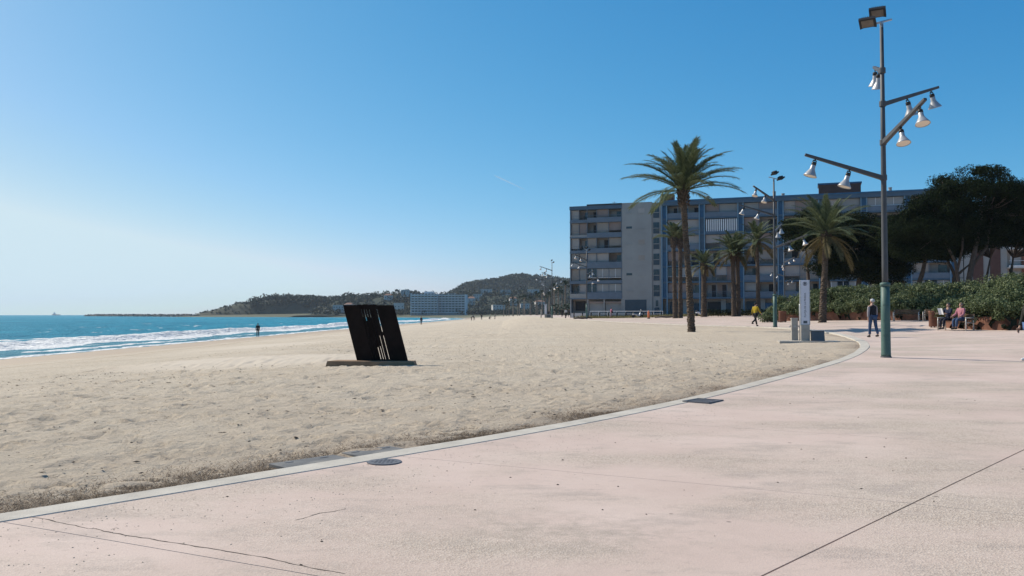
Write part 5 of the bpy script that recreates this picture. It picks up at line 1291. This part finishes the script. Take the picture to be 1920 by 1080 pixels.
# houses
def house(loc, w_, d_, h_, rz, roof, label):
    root = empty('house', loc, rz); bx(root, 'wall', -w_/2, w_/2, -d_/2, d_/2, -2, h_, 'white_wall')
    mb = MB()
    if roof == 'hip': mb.add([(-w_/2-.4, -d_/2-.4, h_), (w_/2+.4, -d_/2-.4, h_), (w_/2+.4, d_/2+.4, h_), (-w_/2-.4, d_/2+.4, h_), (-w_/4, 0, h_+2.2), (w_/4, 0, h_+2.2)], [(0, 1, 5, 4), (1, 2, 5), (2, 3, 4, 5), (3, 0, 4), (3, 2, 1, 0)])
    else: mb.box((0, 0, h_ + .25), (w_ + .5, d_ + .5, .5))
    mb.build('roof', M['tile'] if roof == 'hip' else M['white_wall'], root)
    nn_ = max(2, int(w_/3.2)); fl = max(1, int(h_/2.9))
    for f in range(fl):
        for q in range(nn_): a = -w_/2 + w_*(q + .5)/nn_; wn = bx(root, 'window', a - .6, a + .6, -d_/2 - .06, -d_/2 + .1, f*2.9 + .9, f*2.9 + 2.2, 'glass'); bx(wn, 'sill', a - .7, a + .7, -d_/2 - .16, -d_/2 - .062, f*2.9 + .78, f*2.9 + .9, 'white_wall')
    tag(root, label, 'house', 'houses across the bay'); return root
HL = {'hip': 'pale villa with tiled roof among trees across the bay', 'flat': 'pale flat-roofed house among trees across the bay'}
rh = random.Random(91)
for p, d, w_, h_, rf in ((592, 1128, 16, 6, 'flat'), (608, 1118, 14, 6, 'flat'), (635, 1030, 18, 9, 'flat'), (655, 1040, 14, 9, 'hip'), (702, 1000, 24, 9, 'hip'), (728, 1120, 16, 6, 'hip'), (748, 1010, 17, 15, 'flat'), (760, 1140, 14, 9, 'flat'), (818, 1120, 22, 9, 'flat'), (846, 1150, 16, 9, 'flat'),
                         (884, 1080, 13, 9, 'hip'), (896, 1120, 14, 8, 'flat'), (912, 1200, 22, 8, 'flat'), (934, 1010, 20, 12, 'flat'), (948, 1180, 18, 7, 'flat'), (962, 1080, 13, 9, 'hip'), (985, 1040, 18, 9, 'flat'), (1000, 1150, 20, 8, 'flat'), (1012, 1060, 16, 8, 'hip')):
    x = px(p, d); z = float((h_head if x < -240 else h_town)(np.array([x]), np.array([float(d)]))[0]) + (1.5 if d > 1000 else 0)
    house((x, d, z + .5), w_*.72, 9, h_*.75, rh.uniform(-.25, .25), rf, HL[rf])
# hotel with two wings
d = 905; hx = px(822, d); HT = empty('beach_hotel', (hx, d, 1.2), R(-4))
M['hotel'] = pmat('hotel_wall', (0.60, 0.61, 0.62), 0.85, 0.08, 0.2, 0); M['hotel_dark'] = pmat('hotel_recess', (0.33, 0.345, 0.36), 0.7, 0.15, 0.4, 0)
bx(HT, 'wing_wall', -29, -1, 0, 14, -1, 22.5, 'hotel_dark'); bx(HT, 'wing_wall', -1, 28, 4, 18, -1, 21.5, 'hotel_dark'); bx(HT, 'roof_house', -16, -6, 4, 10, 22.5, 25, 'hotel'); bx(HT, 'side_wall', -29.6, -29, -1.8, 14, -1, 23, 'hotel'); bx(HT, 'side_wall', 28, 29, 2.4, 18, -1, 22, 'hotel')
for k in range(8):
    z0 = 2.4 + 2.6*k
    bx(HT, 'balcony_slab', -29, -1, -1.8, 0, z0, z0 + .95, 'hotel'); bx(HT, 'balcony_slab', -.9, 28, 2.4, 4, z0, z0 + .8, 'hotel')
    for q in range(8): bx(HT, 'window', -28.2 + q*3.5, -26.2 + q*3.5, -.12, -.01, z0 + 1.0, z0 + 2.3, 'glass'); bx(HT, 'window', .3 + q*3.5, 2.3 + q*3.5, 3.88, 3.99, z0 + .9, z0 + 2.3, 'glass')
for q in range(9): bx(HT, 'divider', -29 + q*3.5 - .12, -29 + q*3.5 + .12, -1.6, -.01, 0, 22.4, 'hotel')
tag(HT, 'long hotel of two eight-storey wings with balconies across the bay', 'hotel')
# far palms
mb = MB(); mb.tube([(0, 0, -1), (.1, 0, 4), (.15, 0, 9.2)], [.32, .24, .22], 6); FT = mb.mesh('far_trunk'); M['far_trunk'] = pmat('grey_trunk', (0.16, 0.13, 0.10), 0.9, 0.2, 1, 0); FT.materials.append(M['far_trunk'])
mb = MB(); r = random.Random(5)
for k in range(26):
    a = k*2.4; e = R(r.uniform(-25, 75)); L_ = 2.4; p0_ = Vector((.15, 0, 9.2)); d0 = Vector((math.cos(a)*math.cos(e), math.sin(a)*math.cos(e), math.sin(e))); p1_ = p0_ + d0*L_*.6; p2_ = p0_ + d0*L_ + Vector((0, 0, -.7)); sd_ = Vector((-math.sin(a), math.cos(a), 0))*.22
    mb.add([p0_ - sd_*.3, p0_ + sd_*.3, p1_ + sd_, p1_ - sd_, p2_], [(0, 1, 2, 3), (3, 2, 4)])
    u_ = sd_.cross(d0)*1.2; mb.add([p0_, p1_ + u_, p2_], [(0, 1, 2)])
FC = mb.mesh('far_crown'); FC.materials.append(M['far_leaf'])
def far_palm(loc, s_, lab, grp):
    root = empty('palm_tree', loc); root.scale = (s_, s_, s_); root.rotation_euler = (0, 0, r.uniform(0, 6)); link('trunk', FT, None, root); link('crown', FC, None, root); tag(root, lab, 'palm tree', grp)
for k in range(22):
    d = 640 - 15*k + r.uniform(-8, 8); x = px(942 + 5.6*k + r.uniform(-3, 3), d)
    far_palm((x, d, gz(x, d)), r.uniform(.95, 1.3), 'slim palm in the far row lining the promenade', 'palms along the far promenade')
for k, p in enumerate((494, 517, 522, 531, 541)):
    d = 1180; x = px(p, d); far_palm((x, d, float(h_head(np.array([x]), np.array([float(d)]))[0])), r.uniform(.9, 1.2), 'tiny palm silhouetted on the headland crest', 'palms on the headland crest')
# breakwater of boulders
r = random.Random(17); A, B_ = Vector((-790, 1590, 0)), Vector((-418, 1130, 0)); root = empty('breakwater', A); mb = MB(); M['rock'] = pmat('boulder', (0.10, 0.09, 0.08), 0.95, 0.3, 0.4, 0.4, 1)
mb.box(((B_ - A)/2 + Vector((0, 0, -1.2))), ((B_ - A).length, 9, 4.6), rz=math.atan2((B_-A).y, (B_-A).x)); mb.build('core', M['rock'], root)
mb = MB()
for k in range(520):
    f = r.random(); q = r.gauss(0, 1); p = (B_ - A)*f + Vector((.8*q*4, .6*q*4, 1.6 - abs(q)*1.3)); s_ = r.uniform(1.2, 2.6)
    mb.box(p, (s_, s_*r.uniform(.7, 1.2), s_*.8), M=Euler((r.random()*3, r.random()*3, r.random()*3)).to_matrix(), taper=.8)
o = mb.build('boulders', M['rock'], root); o['kind'] = 'stuff'
tag(root, 'low dark breakwater of boulders running out from the headland', 'breakwater')
# ship on the horizon
root = empty('ship', (px(106, 4300), 4300, SEA), R(8)); mb = MB(); mb.prism([(-19, -4), (14, -4), (20, 0), (14, 4), (-19, 4)], -1, 4); mb.build('hull', M['slate'], root)
mb = MB(); mb.box((-9, 0, 7), (9, 6, 7)); mb.box((-9, 0, 12), (5, 5, 3)); mb.build('superstructure', M['hotel'], root); mb = MB(); mb.tube([(-9, 0, 13), (-9, 0, 18)], .4, 6); mb.build('mast', M['iron'], root)
tag(root, 'small grey ship on the sea horizon', 'ship')
# contrail high above
m, t, b, N, L = newmat('contrail_vapour'); b.inputs['Base Color'].default_value = (.9, .9, .9, 1); b.inputs['Roughness'].default_value = 1
tl_ = N.new('ShaderNodeBsdfTranslucent'); tl_.inputs[0].default_value = (.95, .95, .95, 1); tp_ = N.new('ShaderNodeBsdfTransparent'); m1 = N.new('ShaderNodeMixShader'); m2 = N.new('ShaderNodeMixShader'); m1.inputs[0].default_value = .7; m2.inputs[0].default_value = .16
L.new(b.outputs[0], m1.inputs[1]); L.new(tl_.outputs[0], m1.inputs[2]); L.new(tp_.outputs[0], m2.inputs[1]); L.new(m1.outputs[0], m2.inputs[2]); L.new(m2.outputs[0], N['Material Output'].inputs['Surface'])
mb = MB(); D = 20000; e = lambda p, q: Vector(((p - 960)/1600*D, D, CAMZ + (590 - q)/1600*D)); a, b_ = e(927, 328), e(985, 355)
mb.tube([a, a.lerp(b_, .15), a.lerp(b_, .5), a.lerp(b_, .8), b_], [4, 20, 16, 10, 3], 8); tag(mb.build('contrail', m, None, True), 'faint short white contrail in the blue sky', 'contrail')

# ------------------------------------------------------------------ haze
m = bpy.data.materials.new('haze_air'); m.use_nodes = True; t = m.node_tree; t.nodes.clear(); out = t.nodes.new('ShaderNodeOutputMaterial'); pv = t.nodes.new('ShaderNodeVolumePrincipled')
pv.inputs['Color'].default_value = (0.78, 0.88, 1.0, 1); pv.inputs['Density'].default_value = 0.00008; pv.inputs['Anisotropy'].default_value = 0.2; t.links.new(pv.outputs[0], out.inputs['Volume'])
mb = MB(); mb.box((-2400, 2990, 50), (7600, 6300, 124)); hz = mb.build('haze', m); tag(hz, 'thin pale sea haze over the bay', kind='stuff')
